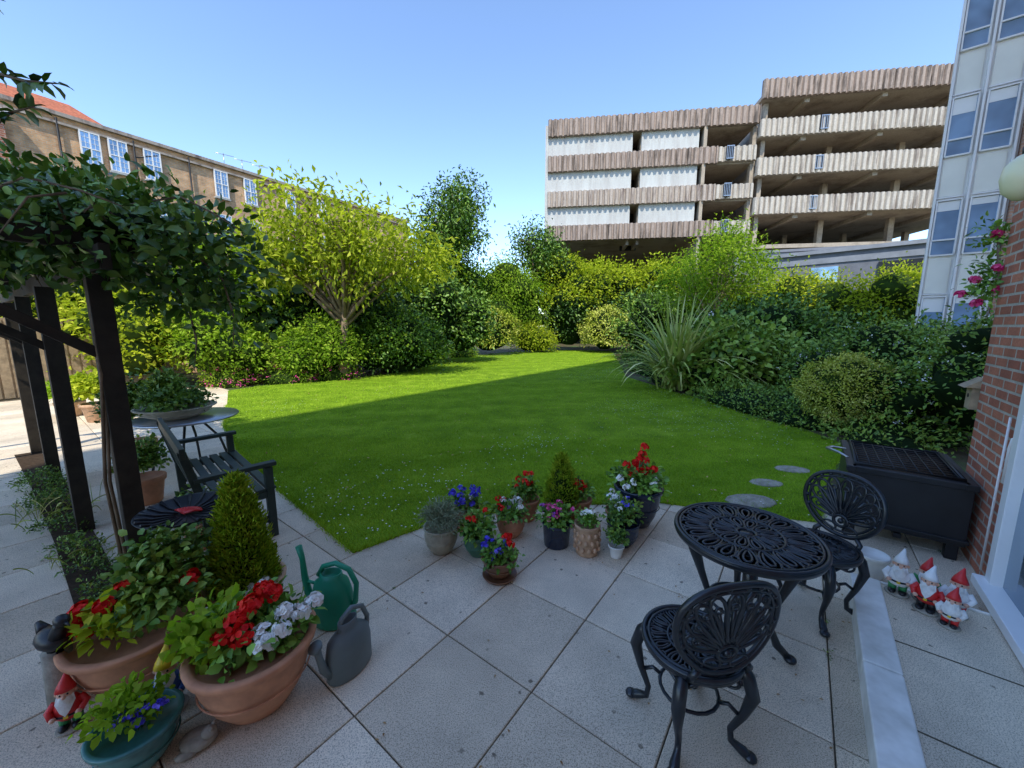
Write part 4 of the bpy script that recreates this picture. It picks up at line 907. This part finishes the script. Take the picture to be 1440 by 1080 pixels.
def gnome(loc,rz,hat,coat,trs,h=.27,pose=0):
    e=empty("garden_gnome",loc,rz);b=B();s=h/.30
    b.T=Matrix.Scale(s,4)
    b.lathe([(.055,0),(.06,.006),(.055,.014),(.001,.016)],stone,18)
    for q in(-1,1):
        b.ball((q*.024,-.018,.022),(.02,.032,.015),blackp,10,6);b.tube([(q*.024,0,.02),(q*.022,0,.075)],[.019,.023],trs,9)
    b.lathe([(.040,.065),(.052,.08),(.056,.11),(.048,.145),(.034,.168),(.02,.178)],coat,20,sy=.85)
    b.tube(loopc(lambda t:(.055*math.cos(t),.047*math.sin(t),.098),20),.006,blackp,6,True);b.box((0,-.053,.098),(.016,.006,.014),yelp)
    for q in(-1,1):
        b.tube([(q*.042,0,.155),(q*.066,-.012,.125),(q*.05,-.045,.108)],[.018,.016,.013],coat,9);b.ball((q*.044,-.052,.106),(.013,.013,.012),skinp,8,6)
    b.ball((0,-.004,.198),(.033,.033,.034),skinp,16,10);b.ball((0,-.039,.196),(.009,.010,.009),skinp,8,6)
    for q in(-1,1): b.ball((q*.013,-.032,.206),(.0045,.004,.005),blackp,6,5);b.ball((q*.034,-.002,.198),(.007,.006,.010),skinp,8,6)
    b.add([(-.030,-.020,.195),(.030,-.020,.195),(.036,-.030,.165),(.018,-.052,.128),(0,-.058,.105),(-.018,-.052,.128),(-.036,-.030,.165),(0,-.046,.182)],[(7,1,2),(7,2,3),(7,3,4),(7,4,5),(7,5,6),(7,6,0),(0,1,7)],beardp,True)
    b.ball((0,-.026,.165),(.031,.022,.038),beardp,12,8,.05);b.ball((0,.018,.19),(.036,.022,.03),beardp,12,8,.05)
    b.tube([(0,0,.212),(0,.004,.235),(.002,.010,.265),(.008,.022,.30)],[.039,.031,.016,.004],hat,14)
    b.build("figure",parent=e)
gn=[(-.46,.53,whitep,whitep,greenp,.30),(-.44,.41,redp,greenp,redp,.28),(-.57,.42,whitep,redp,blackp,.29),(-.66,.34,redp,beardp,redp,.24),(-.50,.29,redp,whitep,redp,.29)]
for x,y,h_,c_,t_,hh in gn:
    wx,wy=W(x,y);gnome((wx,wy,.11),R(random.uniform(-65,-30)),h_,c_,t_,hh)
gnome((-2.00,1.50,0),R(35),redp,redp,greenp,.27);gnome((-1.62,1.58,.0),R(30),yelp,bluep,blackp,.33)
b=B();b.ball((0,0,.06),(.06,.09,.05),blackp,14,8);b.tube([(0,-.05,.09),(0,-.08,.14),(0,-.10,.17)],[.035,.026,.024],blackp,10);b.ball((0,-.105,.18),(.028,.035,.026),blackp,10,7);b.tube([(0,-.13,.18),(0,-.17,.172)],[.01,.002],blackp,6);b.tube([(0,.07,.07),(0,.13,.10)],[.03,.012],blackp,8);b.tube([(0,0,0),(0,0,.03)],.03,blackp,8)
b.build("black_bird_ornament",(-2.14,1.60,.30),R(70))
b=B();b.lathe([(.06,0),(.05,.30)],stone,16);b.build("stone_plinth",(-2.14,1.60,0))
b=B();b.ball((0,0,.03),(.07,.055,.035),stone,14,8,.08);b.ball((.045,-.01,.06),(.03,.03,.022),stone,10,7);b.ball((.058,-.022,.08),(.009,.009,.009),stone,8,6);b.ball((.058,.008,.08),(.009,.009,.009),stone,8,6)
for q in(-1,1):b.ball((-.03,q*.05,.015),(.04,.02,.015),stone,8,6)
b.build("stone_frog_ornament",(-1.36,1.42,0),R(20))

# ------------------------------------------------------------------ black barbecue
cx_,cy_=(2.88+3.43+3.98+3.45)/4,(3.15+2.70+3.41+3.85)/4
e=empty("black_barbecue_grill",(cx_,cy_,0),A52);b=B();LX,LY=.90,.72
b.box((0,0,.36),(LX,LY,.46),blackm)
for q in(-1,1):
    b.box((0,q*(LY/2-.02),.605),(LX+.04,.07,.05),blackm);b.box((q*(LX/2-.02),0,.605),(.07,LY-.05,.05),blackm)
    for p in(-1,1): b.box((q*(LX/2-.06),p*(LY/2-.06),.07),(.07,.07,.14),blackm)
b.box((0,0,.17),(LX+.03,LY+.03,.03),blackm);b.box((0,0,.08),(LX-.1,.05,.04),blackm)
b.build("body",parent=e,bevel=.006);b=B()
for k in range(11): x=-.37+k*.074;b.tube([(x,-.30,.634),(x,.30,.634)],.0045,blackm,5)
for k in range(9): y=-.29+k*.0725;b.tube([(-.39,y,.640),(.39,y,.640)],.0045,blackm,5)
b.tube([(-.40,-.31,.642),(.40,-.31,.642),(.40,.31,.642),(-.40,.31,.642)],.014,blackm,7,True)
b.build("grille_lid",parent=e);b=B()
b.box((0,0,.597),(LX-.12,LY-.12,.012),soil);b.build("ash_bed",parent=e);b=B()
b.tube([(-.30,.36,.655),(-.22,.42,.665),(-.12,.50,.665),(-.02,.46,.66),(.0,.36,.655)],[.008,.012,.014,.012,.008],steel,8)
b.build("handle",parent=e)
e=empty("nest_box",(W(1.03,-.05)[0],W(1.03,-.05)[1],1.12),A52);b=B();b.box((.06,.02,.09),(.13,.14,.18),woodl)
b.add([(-.03,-.08,.18),(.16,-.08,.18),(.16,.03,.26),(-.03,.03,.26),(.16,.14,.18),(-.03,.14,.18)],[(0,1,2,3),(3,2,4,5),(1,4,2),(0,3,5)],woodl,False);b.ball((.06,.092,.11),(.018,.006,.018),blackp,10,6);b.build("box_and_roof",parent=e)
b=B();b.tube([(0,0,0),(0,0,2.4)],.02,blackm,8);b.tube([(0,0,2.4),(.15,0,2.5),(.3,0,2.4)],.01,blackm,7);b.lathe([(.09,0),(.09,.3),(.001,.38)],whitep,14,c=(.3,0,2.0));b.build("bird_feeder_pole",(7.6,15.5,0))
rs=empty("climbing_rose");q=W(1.08,.05)
bl=[(q[0],q[1],2.16,.12,.12,.26),(q[0]-.02,q[1],2.5,.07,.07,.15)]
fol("leaves",bl,80,8,.042,L_ger,rs,tpl='hi',asp=.6,spread=1.2,lo=.4,hi=1.1,fill=.5,zb=-1)
heads(rs,[(q[0]-.10,q[1]-.0,2.16),(q[0]-.03,q[1]-.08,2.24),(q[0]-.14,q[1]+.05,2.05),(q[0]+.0,q[1]-.08,2.08),(q[0]-.08,q[1]-.02,1.98),(q[0]-.05,q[1]-.05,2.50)],.034,F_rose,34,.028,stem=False)
q2=W(1.03,-.02)
b=B();b.tube([(q2[0],q2[1],0),(q2[0]+.01,q2[1],1.0),(q2[0],q2[1],2.0),(q[0],q[1],2.6)],.010,bark,7);b.build("stem",parent=rs)

# ------------------------------------------------------------------ camera, light, world
cam=bpy.data.cameras.new("camera");cam.sensor_width=36;cam.lens=13.525;cam.clip_start=.05;cam.clip_end=2500
co=bpy.data.objects.new("camera",cam);co.location=(0,0,1.8);co.rotation_euler=(R(90-8.6),0,0);link(co);sc.camera=co
tv=Vector((-.12,-.993,1.42)).normalized();el=math.asin(tv.z)
sun=bpy.data.lights.new("sun",'SUN');sun.energy=5.0;sun.angle=R(.5);sun.color=(1,.94,.82)
so=bpy.data.objects.new("sun",sun);so.rotation_euler=tv.to_track_quat('Z','Y').to_euler();so.location=(0,0,40);link(so)
w=bpy.data.worlds.new("World");sc.world=w;w.use_nodes=True;nt=w.node_tree;bg=nt.nodes["Background"]
sky=nt.nodes.new("ShaderNodeTexSky");sky.sky_type='NISHITA';sky.sun_disc=False;sky.sun_elevation=el;sky.sun_rotation=math.atan2(tv.x,tv.y);sky.altitude=300;sky.air_density=.9;sky.dust_density=.1;sky.ozone_density=3.2
nt.links.new(sky.outputs[0],bg.inputs[0]);bg.inputs[1].default_value=.38
sc.view_settings.view_transform='Standard';sc.view_settings.look='None';sc.view_settings.exposure=0
